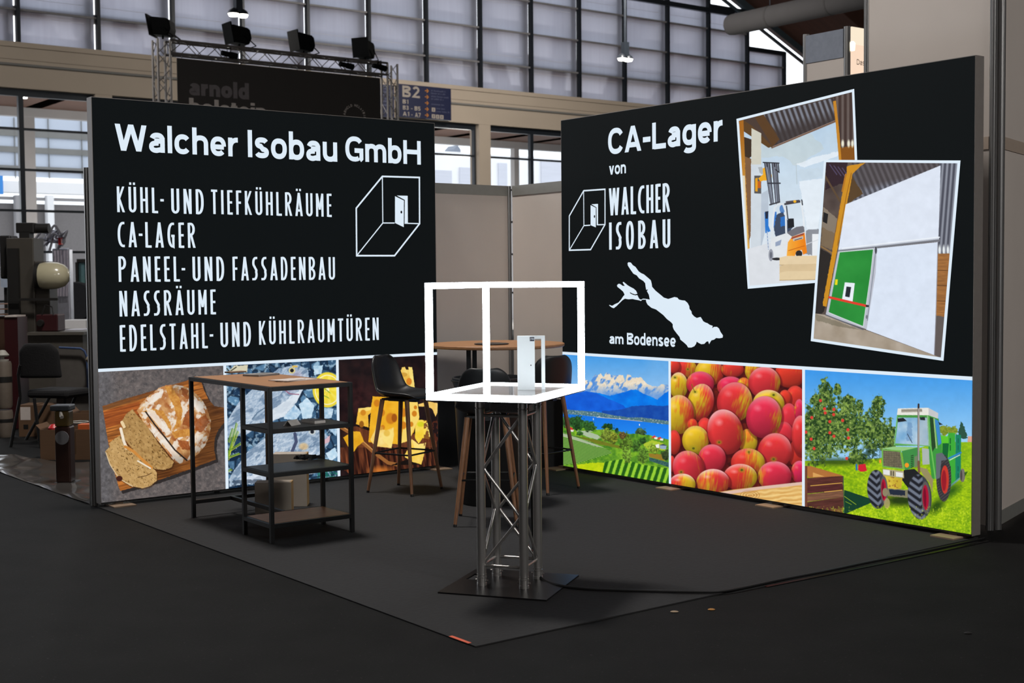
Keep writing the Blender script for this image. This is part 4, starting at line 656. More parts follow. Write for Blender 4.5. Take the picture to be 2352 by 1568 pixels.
tR, brdR = lightbox('lightbox_wall', 'black backlit advertising wall reading CA-Lager, with orchard and tractor pictures along its foot', R0, LA-math.pi/2, 3.993)
def xl(px, py=1000): return sL(px, py)[0]
def xr(px, py=1000): return sR(px, py)[0]
ZB = .042
cuts = [.004, xl(519), xl(777), 2.987]; hw = .012
for x in cuts[1:3]: brdL.span((x-hw, -.003, ZB), (x+hw, -.001, HM-.012))
cutr = [.004, xr(1539), xr(1846), 3.989]
for x in cutr[1:3]: brdR.span((x-hw, -.003, ZB), (x+hw, -.001, HM-.012))
brdL.obj('white_border', M_white, tL, smooth=False, label='white dividing lines between the pictures'); brdR.obj('white_border', M_white, tR, smooth=False, label='white dividing lines between the pictures')
def strip(parent, cuts, toxy, items):
    for i, (nm, cr_, pt, nx, lb) in enumerate(items):
        x0 = cuts[i]+(hw if i else 0); x1 = cuts[i+1]-(hw if i < 2 else 0)
        picture(nm, parent, [(x0, HM-.012), (x1, HM-.012), (x1, ZB), (x0, ZB)], toxy, cr_, pt, nx, 330, -.0015, lb)
strip(tL, cuts, pxL, [('bread_picture', (4.126, 200, 800), art_bread, 330, 'picture of a sliced loaf on a wooden board'), ('fish_picture', (3.267, 420, 800), art_fish, 290, 'picture of two fish on ice with lemon'), ('cheese_picture', (4.125, 760, 780), art_cheese, 270, 'picture of yellow cheese chunks')])
strip(tR, cutr, pxR, [('lake_picture', (4.611, 1280, 800), art_lake, 290, 'picture of a blue lake with mountains and vineyards'), ('apple_picture', (4.238, 1520, 810), art_apples, 340, 'picture of red and yellow apples in a crate'), ('tractor_picture', (3.733, 1830, 830), art_tractor, 420, 'picture of a green tractor in an orchard')])
# lettering
def setline(parent, S_, glyph, t, gap, words_, y=-.002, mtl=None):
    """words_: (text, x-left px, x-right px, y-base px, y-cap px) as read at the word's middle"""
    b = MB()
    for text, xa, xb, yb, yt in words_:
        mx_ = (xa+xb)/2; z0 = S_(mx_, yb)[1]; z1 = S_(mx_, yt)[1]
        word(b, text, glyph, t, gap, S_(xa, (yb+yt)/2)[0], S_(xb, (yb+yt)/2)[0], z0, z1, y)
    return b.obj('lettering', mtl or M_white, parent, smooth=False)
T = .192
setline(tL, sL, bold_glyph, T, .10, [('Walcher', 264.5, 547, 352.5, 293), ('Isobau', 569, 774, 366, 305), ('GmbH', 793, 966, 373.5, 318.5)])
D_ = .094
setline(tL, sL, deco_glyph, D_, .15, [('KÜHL', 268.5, 362, 488, 429.5), ('-', 368, 376, 489, 430.5), ('UND', 393, 467.5, 491, 434), ('TIEFKÜHLRÄUME', 485, 761, 494.5, 440.5)])
setline(tL, sL, deco_glyph, D_, .15, [('CA', 270, 313.5, 567.5, 509.5), ('-', 318.5, 327, 568, 510), ('LAGER', 333.5, 448, 568.5, 511)])
setline(tL, sL, deco_glyph, D_, .15, [('PANEEL', 272, 412, 646.5, 589), ('-', 417, 425, 646, 590), ('UND', 442, 514.5, 645, 589.5), ('FASSADENBAU', 534, 769, 643, 590)])
setline(tL, sL, deco_glyph, D_, .15, [('NASSRÄUME', 274, 495, 724, 666.5)])
setline(tL, sL, deco_glyph, D_, .15, [('EDELSTAHL', 275, 476.5, 803, 744), ('-', 481.5, 489.5, 798, 742), ('UND', 506, 576, 796, 740), ('KÜHLRAUMTÜREN', 594.5, 869.5, 786, 733)])
setline(tR, sR, bold_glyph, .2, .10, [('CA-Lager', 1397, 1661, 339, 278)])
setline(tR, sR, bold_glyph, T, .10, [('von', 1399.5, 1438, 399.5, 372)])
setline(tR, sR, bold_glyph, T, .10, [('am', 1400, 1432.5, 789.5, 766.5), ('Bodensee', 1440.5, 1552.5, 793.5, 766.5)])
setline(tR, sR, deco_glyph, .104, .085, [('WALCHER', 1399, 1539, 490.5, 426.5)])
setline(tR, sR, deco_glyph, .104, .17, [('ISOBAU', 1399.5, 1540, 571, 507)])
# room-with-open-door emblem
def emblem(parent, S_, pts, wide, thin):
    b = MB(); q = {k: S_(*v) for k, v in pts.items()}
    def ln(names, w):
        ribbon(b, [q[n] for n in names], w, lambda x, z: (x, -.002, z))
    ln(['a', 'b', 'c', 'd', 'e', 'f', 'a'], wide); ln(['b', 'g'], thin); ln(['g', 'f'], thin); ln(['g', 'h'], thin); ln(['i', 'd'], thin)
    for nm in ('leaf', 'back'):
        pp = [S_(*v) for v in EMB[parent.name][nm]]; b.poly([(x, -.0022, z) for x, z in pp])
    kx, kz = S_(*EMB[parent.name]['knob'])
    o = b.obj('emblem', M_white, parent, smooth=False, label='white line emblem of a room with an open door')
    k = MB(); k.poly([(kx+.009*math.cos(t), -.0024, kz+.012*math.sin(t)) for t in [i*math.pi/6 for i in range(12)]]); k.obj('knob_dot', M_black, o, smooth=False)
EMB = {tL.name: {'leaf': [(907, 450.5), (927.5, 460.5), (927, 521.5), (907, 512)], 'back': [(911, 449), (936, 449.5), (936.5, 512), (929, 512), (929.5, 459)], 'knob': (921.5, 487)},
       tR.name: {'leaf': [(1357, 471), (1369, 477), (1369, 522), (1357, 517)], 'back': [(1359, 469), (1374, 468), (1374, 516), (1371, 517), (1370.5, 476)], 'knob': (1366, 497)}}
emblem(tL, sL, dict(a=(818, 478), b=(878, 405), c=(963, 407.5), d=(963.5, 513.5), e=(906, 587), f=(819, 587), g=(879, 512), h=(906, 512), i=(929, 512.5)), .0135, .009)
emblem(tR, sR, dict(a=(1308, 496), b=(1341, 438), c=(1390, 434.5), d=(1390, 515.5), e=(1357, 573), f=(1308, 574.5), g=(1341.5, 518), h=(1356, 517), i=(1372, 516)), .012, .009)
# lake outline
lk = [(430, 968), (436, 962), (450, 964), (462, 980), (478, 990), (498, 1018), (512, 1028), (530, 1036), (556, 1058), (572, 1072), (577, 1092), (580, 1112), (600, 1135), (628, 1158), (652, 1178), (678, 1186), (698, 1180), (716, 1174), (734, 1178), (744, 1190), (762, 1194), (780, 1196), (796, 1210), (806, 1228), (808, 1246), (820, 1262), (822, 1276), (836, 1292), (852, 1302), (866, 1298), (876, 1296), (884, 1308), (892, 1322), (906, 1330), (918, 1334), (932, 1344), (950, 1350), (946, 1364), (958, 1356), (976, 1356), (988, 1366), (998, 1388), (1012, 1408), (1010, 1422), (990, 1426), (970, 1424), (958, 1434), (942, 1438), (934, 1450), (928, 1462), (922, 1444), (912, 1446), (898, 1460), (880, 1462), (864, 1454), (852, 1446), (848, 1460), (838, 1474), (820, 1482), (800, 1482), (790, 1466), (770, 1448), (752, 1434), (748, 1418), (730, 1396), (712, 1372), (706, 1356), (706, 1340), (696, 1328), (670, 1308), (648, 1284), (630, 1270), (604, 1250), (576, 1240), (552, 1220), (544, 1204), (542, 1190), (520, 1190), (512, 1198), (500, 1194), (478, 1190), (460, 1186), (436, 1188), (414, 1184), (398, 1194), (380, 1212), (362, 1230), (346, 1242), (334, 1238), (318, 1226), (320, 1222), (336, 1228), (352, 1218), (374, 1208), (390, 1190), (402, 1172), (412, 1160), (404, 1142), (386, 1126), (368, 1112), (366, 1102), (374, 1094), (384, 1094), (400, 1106), (414, 1106), (406, 1096), (400, 1084), (406, 1082), (430, 1102), (446, 1112), (466, 1122), (482, 1136), (490, 1154), (476, 1158), (458, 1152), (444, 1144), (446, 1152), (462, 1160), (478, 1164), (490, 1162), (496, 1176), (504, 1188), (514, 1190), (524, 1184), (544, 1186), (566, 1190), (560, 1160), (548, 1138), (556, 1128), (544, 1130), (540, 1110), (538, 1090), (526, 1076), (500, 1060), (486, 1042), (466, 1032), (450, 1010), (432, 982)]
b = MB(); b.poly([(lambda s: (s[0], -.002, s[1]))(sR(1280+x/2.657, 240+y/2.657)) for x, y in lk]); b.obj('lake_silhouette', M_white, tR, smooth=False, label='white silhouette of a lake')
def snapshot(name, corners, inner, crop, painter, nx, nz, y, lb, nm):
    c = [sR(*p) for p in corners]; q = [sR(*p) for p in inner]
    b = MB(); b.poly([(x, y, z) for x, z in c]); o = b.obj(name, M_white, tR, smooth=False, label=lb+' in a white border')
    picture(nm, o, q, pxR, crop, painter, nx, nz, y-.0006, lb)
snapshot('photo_print', [(1692, 273), (1962.5, 204), (1981, 640), (1718, 663)], [(1697.5, 277.5), (1957.5, 211.5), (1975, 634), (1723, 656)], (3.136, 1670, 180), art_forklift, 300, 460, -.0025, 'picture of an orange forklift in a white store', 'forklift_picture')
snapshot('photo_print', [(1893.5, 367), (2207, 368.5), (2168, 828.5), (1863, 783)], [(1898.5, 372.5), (2200, 375), (2162, 820.5), (1869.5, 777.5)], (3.135, 1840, 340), art_door, 340, 480, -.0040, 'picture of a green sliding door in a white wall', 'sliding_door_picture')
# feet
M_foot = mat('steel_foot', (150, 128, 108), .5, .1, .06, 12)
for t, ps in ((tL, (.147, 3.786-.8)), (tR, (-.06, 1.34, 2.375, 3.845))):
    for x in ps:
        b = MB(); b.span((x-.085, -.10, .0075), (x+.085, .10, .017)); b.span((x-.03, .02, .017), (x+.03, .08, .0305)); b.obj('foot_plate', M_foot, t, smooth=False)
# ---------------------------------------------------------------- white partition walls behind
M_part = mat('white_partition', (196, 187, 180), .6, 0, .03, 2.0)
M_post = mat('aluminium_post', (150, 150, 150), .35, .7, .05, 40, stretch=(1, 1, .05))
def post(b, x, y, z1, k=1, s=.02):
    b.cyl((x, y, 0), (x, y, z1), s, n=8, k=k)
    for dx, dy in ((s, 0), (-s, 0), (0, s), (0, -s)): b.box((x+dx*.9, y+dy*.9, z1/2), (.012, .012, z1), k=k)
def partition(name, label, p, q, h, npan, rails, posts=(True, True), split=None, t=.02):
    """wall of slotted-in panels between posts, from point p to q (booth metres)"""
    P, Q = booth(*p), booth(*q); w = math.hypot(Q[0]-P[0], Q[1]-P[1]); rz = math.atan2(Q[1]-P[1], Q[0]-P[0])
    r = thing(name, label, 'partition', (*P, 0), rz)
    for i in range(npan):
        b = MB(); b.span((w*i/npan+.02, -t/2, .03), (w*(i+1)/npan-.02, t/2, h-.005)); b.obj('panel', M_part, r, smooth=False)
    for i in range(npan+1):
        if (i == 0 and not posts[0]) or (i == npan and not posts[1]): continue
        b = MB(); post(b, w*i/npan, 0, h, 0); b.obj('post', M_post, r, smooth=False)
    for z0, z1, ml in rails:
        b = MB(); b.span((.02, -t/2-.006, z0), (w-.02, t/2+.006, z1)); b.obj('rail', ml, r, smooth=False)
    return r
M_rail = mat('grey_rail', (140, 140, 136), .5, .3, .04, 20); M_railw = mat('pale_rail', (176, 160, 146), .5, .1, .04, 20)
partition('partition_wall', 'low white partition wall behind the wall reading Walcher Isobau GmbH', (3.775, -.155), (-.115, -.155), 2.5, 4, [(2.41, 2.5, M_rail)])
partition('partition_wall', 'low white partition wall behind the lake and mountain picture, beside the corner post', (-.135, -.13), (-.135, 2.9), 2.5, 3, [(2.41, 2.5, M_rail)], (False, True))
partition('partition_wall', 'tall white partition wall rising behind the wall reading CA-Lager', (-.40, pixel_on_a(1992, 60, -.40)[0]), (-.40, 4.60), 5.0, 1, [(2.46, 2.54, M_railw)])
partition('partition_wall', 'grey white partition wall with a pale rail at the right edge of the picture', (-.46, 4.62), (-3.4, 3.69), 5.0, 2, [(2.46, 2.54, M_railw), (.03, .12, M_rail)], (True, True))
# black low counter in the corner
b = MB(); b.span((.03, -.135, .007), (.74, -.10, .60)); b.span((-.11, -.10, .007), (.06, .60, .60))
o = b.obj('corner_plinth', mat('black_cloth', (13, 15, 18), .85, 0, .1, 30), smooth=False); o.location = (*booth(0, 0), 0); o.rotation_euler = (0, 0, RB)
tag(o, 'low black cloth-covered plinth in the back corner between the two lit walls', 'plinth')
# ---------------------------------------------------------------- shelf desk
M_blk = mat('black_steel', (20, 20, 21), .5, .2, .1, 30); M_oak = mat('oak_board', (164, 118, 80), .5, 0, .12, 6, stretch=(1, 9, 9)); M_blkboard = mat('dark_shelf', (88, 86, 83), .45, 0, .06, 20)
td = thing('shelf_desk', 'tall black steel tube desk with oak top and open shelves, before the fish picture', 'desk', (*booth(3.13, 1.42), .0075), RB)
X0, X1, Y0, YM, Y1 = -.285, .295, -.594, .212, .594       # local: x towards the left wall end, y towards the front
s = .026; H1 = .985
for x, y in ((X1, Y0), (X0, Y0), (X1, YM), (X0, YM), (X1, Y1), (X0, Y1)):
    b = MB(); b.box((x, y, H1/2), (s, s, H1)); b.obj('leg', M_blk, td, smooth=False, bevel=.002)
b = MB()
for x in (X0, X1): b.box((x, 0, H1-.013), (s*.98, Y1-Y0-s, .026))
for y in (Y0, Y1): b.box(((X0+X1)/2, y, H1-.013), (X1-X0-s, s*.98, .026))
b.obj('top_frame', M_blk, td, smooth=False)
b = MB(); b.span((X0+.012, Y0+.012, H1-.016), (X1-.012, Y1-.012, H1+.003)); b.obj('tabletop', M_oak, td, smooth=False, label='oak tabletop')
for z, ml in ((.108, M_oak), (.43, M_blkboard), (.705, M_blkboard)):
    f = MB()
    for x in (X0, X1): f.box((x, (YM+Y1)/2, z), (s*.98, Y1-YM-s, .026))
    for y in (YM, Y1): f.box(((X0+X1)/2, y, z), (X1-X0-s, s*.98, .026))
    fo = f.obj('shelf_frame', M_blk, td, smooth=False)
    b = MB(); b.span((X0+.012, YM+.012, z-.006), (X1-.012, Y1-.012, z+.015)); b.obj('shelf_board', ml, fo, smooth=False)
b = MB(); b.box(((X0+X1)/2, Y0, .108), (X1-X0-s, s*.98, .026)); b.box(((X0+X1)/2, (Y0+YM)/2, .108), (s, YM-Y0-s, .026)); b.box(((X0+X1)/2, YM, .108), (X1-X0-s, s*.98, .026)); b.obj('foot_rail', M_blk, td, smooth=False)
def flat_item(name, label, cat, px, py, z, w, d, h, rz, ml, top=None, group=None):
    g = on_ground(px, py, z); t = thing(name, label, cat, (g[0], g[1], z), rz, group)
    b = MB(); b.box((0, 0, h/2), (w, d, h)); b.obj('pages', ml, t, smooth=False)
    if top: b = MB(); b.box((0, 0, h+.0006), (w*.98, d*.98, .0012)); b.obj('cover', top, t, smooth=False)
    return t
M_paper = mat('paper', (206, 196, 190), .7, 0, .03, 30)
M_cov = mat('printed_cover', (44, 46, 50), .4, 0, .1, 14, rgb2=(190, 184, 178))
ZT = .996
flat_item('magazine', 'grey magazine with a printed cover lying at the middle of the oak desk top', 'magazine', 600, 862, ZT, .21, .15, .012, RB+.35, mat('grey_pages', (128, 126, 126), .6), M_cov)
flat_item('booklet', 'small pale booklet lying at the far left of the oak desk top', 'booklet', 541, 855.5, ZT, .14, .07, .010, RB+.1, mat('tan_cover', (150, 120, 96), .6))
t = flat_item('brochure', 'spread of pale brochures lying near the right corner of the oak desk top', 'brochure', 672, 873, ZT, .27, .17, .006, RB+.15, M_paper)
b = MB(); b.box((.05, .03, .0085), (.2, .12, .004), rz=.3); b.obj('sheet', M_paper, t, smooth=False)
g = on_ground(671, 976, .727); t = thing('tent_card', 'small white folded tent card standing on the upper shelf of the desk', 'card', (g[0], g[1], .7278), RB+math.pi/2+.5)
for sx in (-1, 1):
    b = MB(); b.prism([(sx*.032, -.055, 0), (sx*.030, -.055, 0), (0, -.055, .031), (sx*.002, -.055, .033)], (0, .11, 0)); b.obj('flap', mat('white_card', (190, 184, 178), .6), t, smooth=False)
g = on_ground(720, 970, .727); t = thing('leaflet_box', 'flat white leaflet box on the upper shelf, right of the tent card', 'box', (g[0], g[1], .7278), RB+.1)
b = MB(); b.box((0, 0, .008), (.085, .15, .016)); b.obj('tray', mat('white_card', (190, 184, 178), .6), t, smooth=False)
b = MB(); b.box((0, 0, .017), (.08, .145, .003)); b.obj('lid', mat('grey_pages', (128, 126, 126), .6), t, smooth=False)
g = on_ground(707, 1056, .452); pts = []
for i in range(120):
    a_ = i/120*2*math.pi*5; r_ = .055+.012*math.sin(i*1.7); pts.append((g[0]+r_*1.25*math.cos(a_)+.01*math.sin(i*.9), g[1]+r_*math.sin(a_), .462+.018*(i/120)+.003*math.sin(i*2.1)))
b = MB(); b.tube(pts, .0045, 6); tag(b.obj('cable_coil', mat('black_rubber', (12, 12, 13), .5)), 'tangled coil of black cable lying on the lower dark shelf of the desk', 'cable')
# boxes behind the shelf
M_wbox = mat('white_box_board', (176, 164, 150), .7, 0, .05, 8); M_pine = mat('pine_side', (176, 142, 96), .6, 0, .1, 5, stretch=(9, 9, 1))
for px, py, w, d, h, lb in ((672, 1163, .245, .14, .385, 'tall white wooden box standing behind the desk shelves, pine coloured on its side'), (633, 1181, .255, .13, .225, 'lower grey white wooden box in front of the tall box behind the desk shelves')):
    g = on_ground(px-6, py, .007); rz = LA-.62
    t = thing('wooden_box', lb, 'box', (g[0], g[1]+d/2, .0075), rz)
    b = MB(); b.span((-w/2, -d/2, 0), (w/2, -d/2+.012, h)); b.obj('front_board', M_wbox, t, smooth=False)
    b = MB(); b.span((-w/2, -d/2+.012, 0), (w/2-.012, d/2, h-.012)); b.obj('body', M_wbox, t, smooth=False)
    b = MB(); b.span((w/2-.012, -d/2+.012, 0), (w/2, d/2, h)); b.obj('side_board', M_pine, t, smooth=False, label='pine coloured side board')
    b = MB(); b.span((-w/2, -d/2+.012, h-.012), (w/2-.012, d/2, h)); b.obj('lid', M_wbox, t, smooth=False)
# ---------------------------------------------------------------- bar stools
M_shell = mat('black_shell', (23, 24, 26), .42, 0, .05, 40, spec=.5); M_beech = mat('brown_wood_leg', (132, 92, 64), .5, 0, .12, 10, stretch=(6, 6, 1))
def stool():
    t = thing('bar_stool', 'x', 'bar stool', (0, 0, .009), 0, 'bar stools of the stand')
    prof = [(.215, .735), (.19, .752), (.12, .755), (.02, .748), (-.08, .742), (-.135, .750), (-.172, .782), (-.192, .84), (-.205, .91), (-.216, .98), (-.224, 1.03), (-.228, 1.058)]
    wid = [.155, .185, .205, .213, .212, .208, .20, .192, .184, .172, .14, .085]; curl = [.004, .008, .014, .022, .032, .042, .044, .040, .034, .028, .022, .018]
    nu = 12; b = MB(); vs = []
    for (y, z), w, c in zip(prof, wid, curl):
        i = prof.index((y, z)); a0 = prof[max(0, i-1)]; a1 = prof[min(len(prof)-1, i+1)]; ty, tz = a1[0]-a0[0], a1[1]-a0[1]; l = math.hypot(ty, tz); ny, nz = -tz/l, ty/l
        if nz < 0 and i < 5: ny, nz = -ny, -nz
        if i >= 5 and ny < 0: ny, nz = -ny, -nz
        for j in range(nu+1):
            u = j/nu*2-1; k = c*abs(u)**3*1.6; vs.append((w*u, y+ny*k, z+nz*k))
    b.add(vs, [(i*(nu+1)+j, i*(nu+1)+j+1, (i+1)*(nu+1)+j+1, (i+1)*(nu+1)+j) for i in range(len(prof)-1) for j in range(nu)])
    b.obj('seat_shell', M_shell, t, solid=.022, sub=2)
    b = MB(); b.span((-.13, -.12, .715), (.13, .13, .731)); b.box((0, 0, .71), (.05, .26, .02)); b.obj('seat_frame', M_blk, t, smooth=False)
    for sx in (-1, 1):
        for sy in (-1, 1):
            b = MB(); b.cyl((sx*.207, sy*.207, 0), (sx*.125, sy*.115, .722), .0115, .0185, n=14); lg = b.obj('leg', M_beech, t)
            b = MB(); b.cyl((sx*.2075, sy*.2075, -.0005), (sx*.2055, sy*.2048, .014), .0125, .0125, n=12); b.obj('foot_cap', M_blk, lg)
    q = [(sx*.176, sy*.172, .305) for sx, sy in ((-1, -1), (1, -1), (1, 1), (-1, 1))]
    b = MB(); b.tube(q, .007, 8, closed=True); b.obj('footrest_ring', M_blk, t)
    return t
st = stool(); st.location = (-.848, 10.282, .009); st.rotation_euler = (0, 0, math.atan2(-.5, .866)-math.pi/2)
st['label'] = 'black shell bar stool with wooden legs standing in front of the cheese picture'
dup(st, (-.175, 8.945, .009), -.05, 'black shell bar stool seen from behind, partly hidden by the truss column')
rs = dup(st, (.225, 10.29, .009), math.atan2(.61, -.79)-math.pi/2, 'black shell bar stool with brown legs beside the lake and mountain picture')
for c in rs.children:
    if c.name.startswith('seat_shell'): c.rotation_euler = (0, 0, -.39)
# round table with black tub in front
tt = thing('bar_table', 'tall round oak bar table on four black posts in the back corner of the stand', 'table', (-.125, 10.8, .007), .1)
b = MB(); b.lathe([(0, 1.095), (.545, 1.095), (.555, 1.103), (.555, 1.118), (.549, 1.123), (0, 1.123)], n=64); b.obj('tabletop', M_oak, tt, label='round oak tabletop')
for x, y in ((-.235, -.05), (-.175, .12), (.235, .05), (.175, -.12)):
    b = MB(); b.box((x, y, .55), (.035, .045, 1.09)); b.obj('leg', M_blk, tt, smooth=False)
for z_ in (1.085, .011):
    for L_, a_ in ((.5, .25), (.4, -.6)): b = MB(); b.box((0, 0, z_), (L_, .06, .02), rz=a_); b.obj('cross_brace', M_blk, tt, smooth=False)
b = MB(); b.lathe([(0, 0), (.13, 0), (.14, .004), (.14, .008), (.11, .011), (0, .011)], n=30); o = b.obj('serving_plate', mat('dark_plate', (40, 34, 32), .3)); o.location = (-.165, 10.62, 1.1305); tag(o, 'flat dark plate lying on the round oak bar table', 'plate')
tb = thing('waste_tub', 'black tapered round tub standing between the truss column and the round bar table', 'tub', (-.17, 9.72, .007), 0)
b = MB(); b.lathe([(0, 0), (.215, 0), (.222, .01), (.262, .86), (.275, .9), (.275, .925), (.262, .93), (.255, .90), (.21, .06), (0, .05)], n=40); b.obj('body', mat('black_plastic', (17, 18, 20), .55, 0, .05, 20), tb)
b = MB(); b.tube([(.277*math.cos(i*math.pi/20), .277*math.sin(i*math.pi/20), .905) for i in range(40)], .007, 6, closed=True); b.obj('rim', mat('black_plastic', (17, 18, 20), .55), tb)

# ---------------------------------------------------------------- truss column with light frame
TR = -.331; TC = (-.022, 7.112)
M_chrome = mat('truss_aluminium', (186, 184, 182), .30, .82, .05, 60, stretch=(1, 1, .1)); M_plate = mat('black_base_plate', (24, 24, 26), .32, .3, .06, 20)
tr = thing('truss_column', 'square aluminium truss column on a black base plate, carrying the glowing frame', 'truss column', (*TC, .007), TR)
h = .12
bpb = MB()
sl = (-.265, .02, -.215, .16)   # handle slot
bpb.span((-.30, -.30, 0), (sl[0], .30, .008)); bpb.span((sl[0], -.30, 0), (sl[2], sl[1], .008)); bpb.span((sl[0], sl[3], 0), (sl[2], .30, .008)); bpb.span((sl[2], -.30, 0), (.30, .30, .008))
bpo = bpb.obj('base_plate', M_plate, tr, smooth=False, label='black steel base plate'); bpo.location = (.012, -.034, 0)
cor = [(-h, -h), (h, -h), (h, h), (-h, h)]
for x, y in cor:
    b = MB(); b.lathe([(.025, .066), (.025, .955)], (x, y, 0), 24); b.lathe([(.0245, .955), (.0245, .066)], (x, y, 0), 24); c = b.obj('chord_tube', M_chrome, tr)
    k = MB(); k.lathe([(0, .008), (.027, .008), (.027, .022), (.0255, .024), (.0255, .05), (.027, .052), (.027, .058), (.0225, .060), (.0225, .064), (.0265, .066), (.0265, .071), (.0, .0712)], (x, y, 0), 24); k.cyl((x-.036, y, .036), (x+.036, y, .036), .004, n=8); k.obj('bottom_coupler', M_chrome, c)
    k = MB(); k.lathe([(0, .953), (.0265, .954), (.0265, .960), (.0225, .962), (.0225, .966), (.026, .968), (.0255, .99), (.0245, 1.018), (0, 1.018)], (x, y, 0), 24); k.obj('top_coupler', M_chrome, c)
faces = [(0, 1, 0), (1, 2, 1), (2, 3, 0), (3, 0, 1)]
for i, j, fl_ in faces:
    p, q = np.array(cor[i]), np.array(cor[j]); d = (q-p)/np.linalg.norm(q-p); p2, q2 = p+d*.022, q-d*.022
    for z in (.115, .925):
        b = MB(); b.cyl((*p2, z), (*q2, z), .0085, n=12); b.obj('cross_tube', M_chrome, tr)
    zz = [(.90, .655), (.625, .40), (.37, .145)]; e = fl_
    for za, zb in zz:
        (u, v) = (q2, p2) if e == 0 else (p2, q2)
        b = MB(); b.tube([(*u, za+.012), (*(u*.97+v*.03), za), (*(u*.03+v*.97), zb), (*v, zb-.012)], .0085, 12); b.obj('diagonal_tube', M_chrome, tr); e = 1-e
ps = thing('power_supply', 'perforated grey power supply box resting on the top tubes inside the truss column', 'power supply', (TC[0]+.015, TC[1]+.03, .9415), TR)
b = MB(); b.span((-.105, -.055, 0), (.105, .055, .046)); b.obj('casing', mat('perforated_steel', (120, 120, 122), .4, .6, .25, 260), ps, smooth=False, bevel=.002)
b = MB(); b.span((.105, -.05, .006), (.118, .05, .04)); b.obj('terminal_block', mat('pale_plastic', (170, 168, 160), .5), ps, smooth=False)
# glowing frame
LF = thing('light_frame', 'glowing white tube frame in the shape of an open box on the truss column', 'light frame', (-.022, 7.125, 1.0315), -.374)
LEDM = glow('led_tube', (236, 246, 255), 16.0); wx, wy, tk, hz = .303, .4035, .032, .609
def led(p, q):
    b = MB(); b.bar(p, q, tk, tk); return b.obj('light_bar', LEDM, LF, smooth=False, bevel=.003)
c0 = [(-wx+tk/2, -wy+tk/2), (wx-tk/2, -wy+tk/2), (wx-tk/2, wy-tk/2), (-wx+tk/2, wy-tk/2)]; zb, zt = tk/2, hz-tk/2
for i in range(4):
    p, q = c0[i], c0[(i+1) % 4]; e = .0 if i % 2 else .0
    d = np.array(q)-np.array(p); d = d/np.linalg.norm(d)*(tk/2)
    if i % 2: p, q = tuple(np.array(p)+d), tuple(np.array(q)-d)
    else: p, q = tuple(np.array(p)-d), tuple(np.array(q)+d)
    led((*p, zb), (*q, zb))
for i in (0, 2, 3): led((*c0[i], tk), (*c0[i], hz-tk))
led((c0[0][0], c0[0][1]-tk/2, zt), (c0[3][0], c0[3][1]+tk/2, zt)); led((c0[3][0]+tk/2, c0[3][1], zt), (c0[2][0]+tk/2, c0[2][1], zt))
b = MB(); b.span((-wx+tk, -wy+tk, .004), (wx-tk, wy-tk, .024)); b.obj('floor_plate', mat('mirror_acrylic', (206, 209, 216), .07, .15, .02, 5, coat=.8), LF, smooth=False, label='glossy grey floor plate')
b = MB(); b.span((-wx+.002, -wy+.002, -.005), (wx-.002, wy-.002, -.0005)); b.obj('base_tray', M_blk, LF, smooth=False)
# model door
gd = on_ground(1221, 894, 1.057)
md = thing('model_door', 'small white model of an insulated door standing in the glowing frame', 'model', (gd[0], gd[1], 1.0562), -.03)
M_dw = mat('white_lacquer', (232, 238, 240), .35, 0, .02, 10); k_ = gd[1]/3035
w2 = 63*k_/2; hh = 124*k_; lw = 40*k_
b = MB(); b.span((w2-8.5*k_, -.012, 0), (w2, .012, hh)); b.span((-w2, -.0115, hh-7*k_), (w2-8.5*k_, .012, hh)); b.span((-w2, .0, 0), (-w2+.012, .012, hh-7*k_)); b.obj('door_frame', M_dw, md, smooth=False)
b = MB(); b.span((-w2-.001, -.03, 0.0), (-w2+lw-.001, -.0125, hh)); dl = b.obj('door_leaf', M_dw, md, smooth=False)
b = MB(); b.cyl((-w2+lw-.022, -.03, hh*.46), (-w2+lw-.022, -.036, hh*.46), .0035, n=12); b.obj('door_knob', mat('grey_knob', (90, 90, 92), .3, .8), dl)
b = MB(); x0 = -w2+lw-.027; b.span((x0, -.0306, hh-.028), (x0+.024, -.0299, hh-.005)); so = b.obj('sticker', mat('dark_sticker', (36, 42, 56), .5), md, smooth=False, label='small dark logo sticker')
lt = MB()
for i_, z in enumerate((hh-.012, hh-.018)): word(lt, ('WALCHER', 'ISOBAU')[i_], deco_glyph, .12, .09, x0+.010, x0+.022, z-.0025, z+.002, -.0309)
ribbon(lt, [(x0+.003, hh-.018), (x0+.005, hh-.010), (x0+.008, hh-.010), (x0+.008, hh-.017), (x0+.006, hh-.021), (x0+.003, hh-.021), (x0+.003, hh-.018)], .0008, lambda x, z: (x, -.0309, z)); lt.obj('sticker_lettering', mat('white_ink', (220, 224, 230), .5), so, smooth=False)
# power cable
cpts = [(1222, 958, .93), (1224, 1010, .80), (1222, 1130, .55), (1224, 1240, .25)]
pc = [at_depth(x, y, 7.22) for x, y in ((1215, 962), (1222, 1010), (1221, 1120), (1224, 1230), (1228, 1292))]
pc = [Vector(p) for p in pc]+[Vector(on_ground(x, y, .017)) for x, y in ((1246, 1330), (1290, 1345), (1360, 1353), (1500, 1357), (1600, 1359), (1650, 1358), (1700, 1351), (1800, 1330), (1900, 1311), (2000, 1290), (2100, 1271), (2190, 1252), (2262, 1236))]
def smoothpts(P, n=6):
    out = []
    for i in range(len(P)-1):
        a_, b_, c_, d_ = P[max(i-1, 0)], P[i], P[i+1], P[min(i+2, len(P)-1)]
        for k in range(n):
            t = k/n; out.append(.5*((2*b_)+(-a_+c_)*t+(2*a_-5*b_+4*c_-d_)*t*t+(-a_+3*b_-3*c_+d_)*t**3))
    return out+[P[-1]]
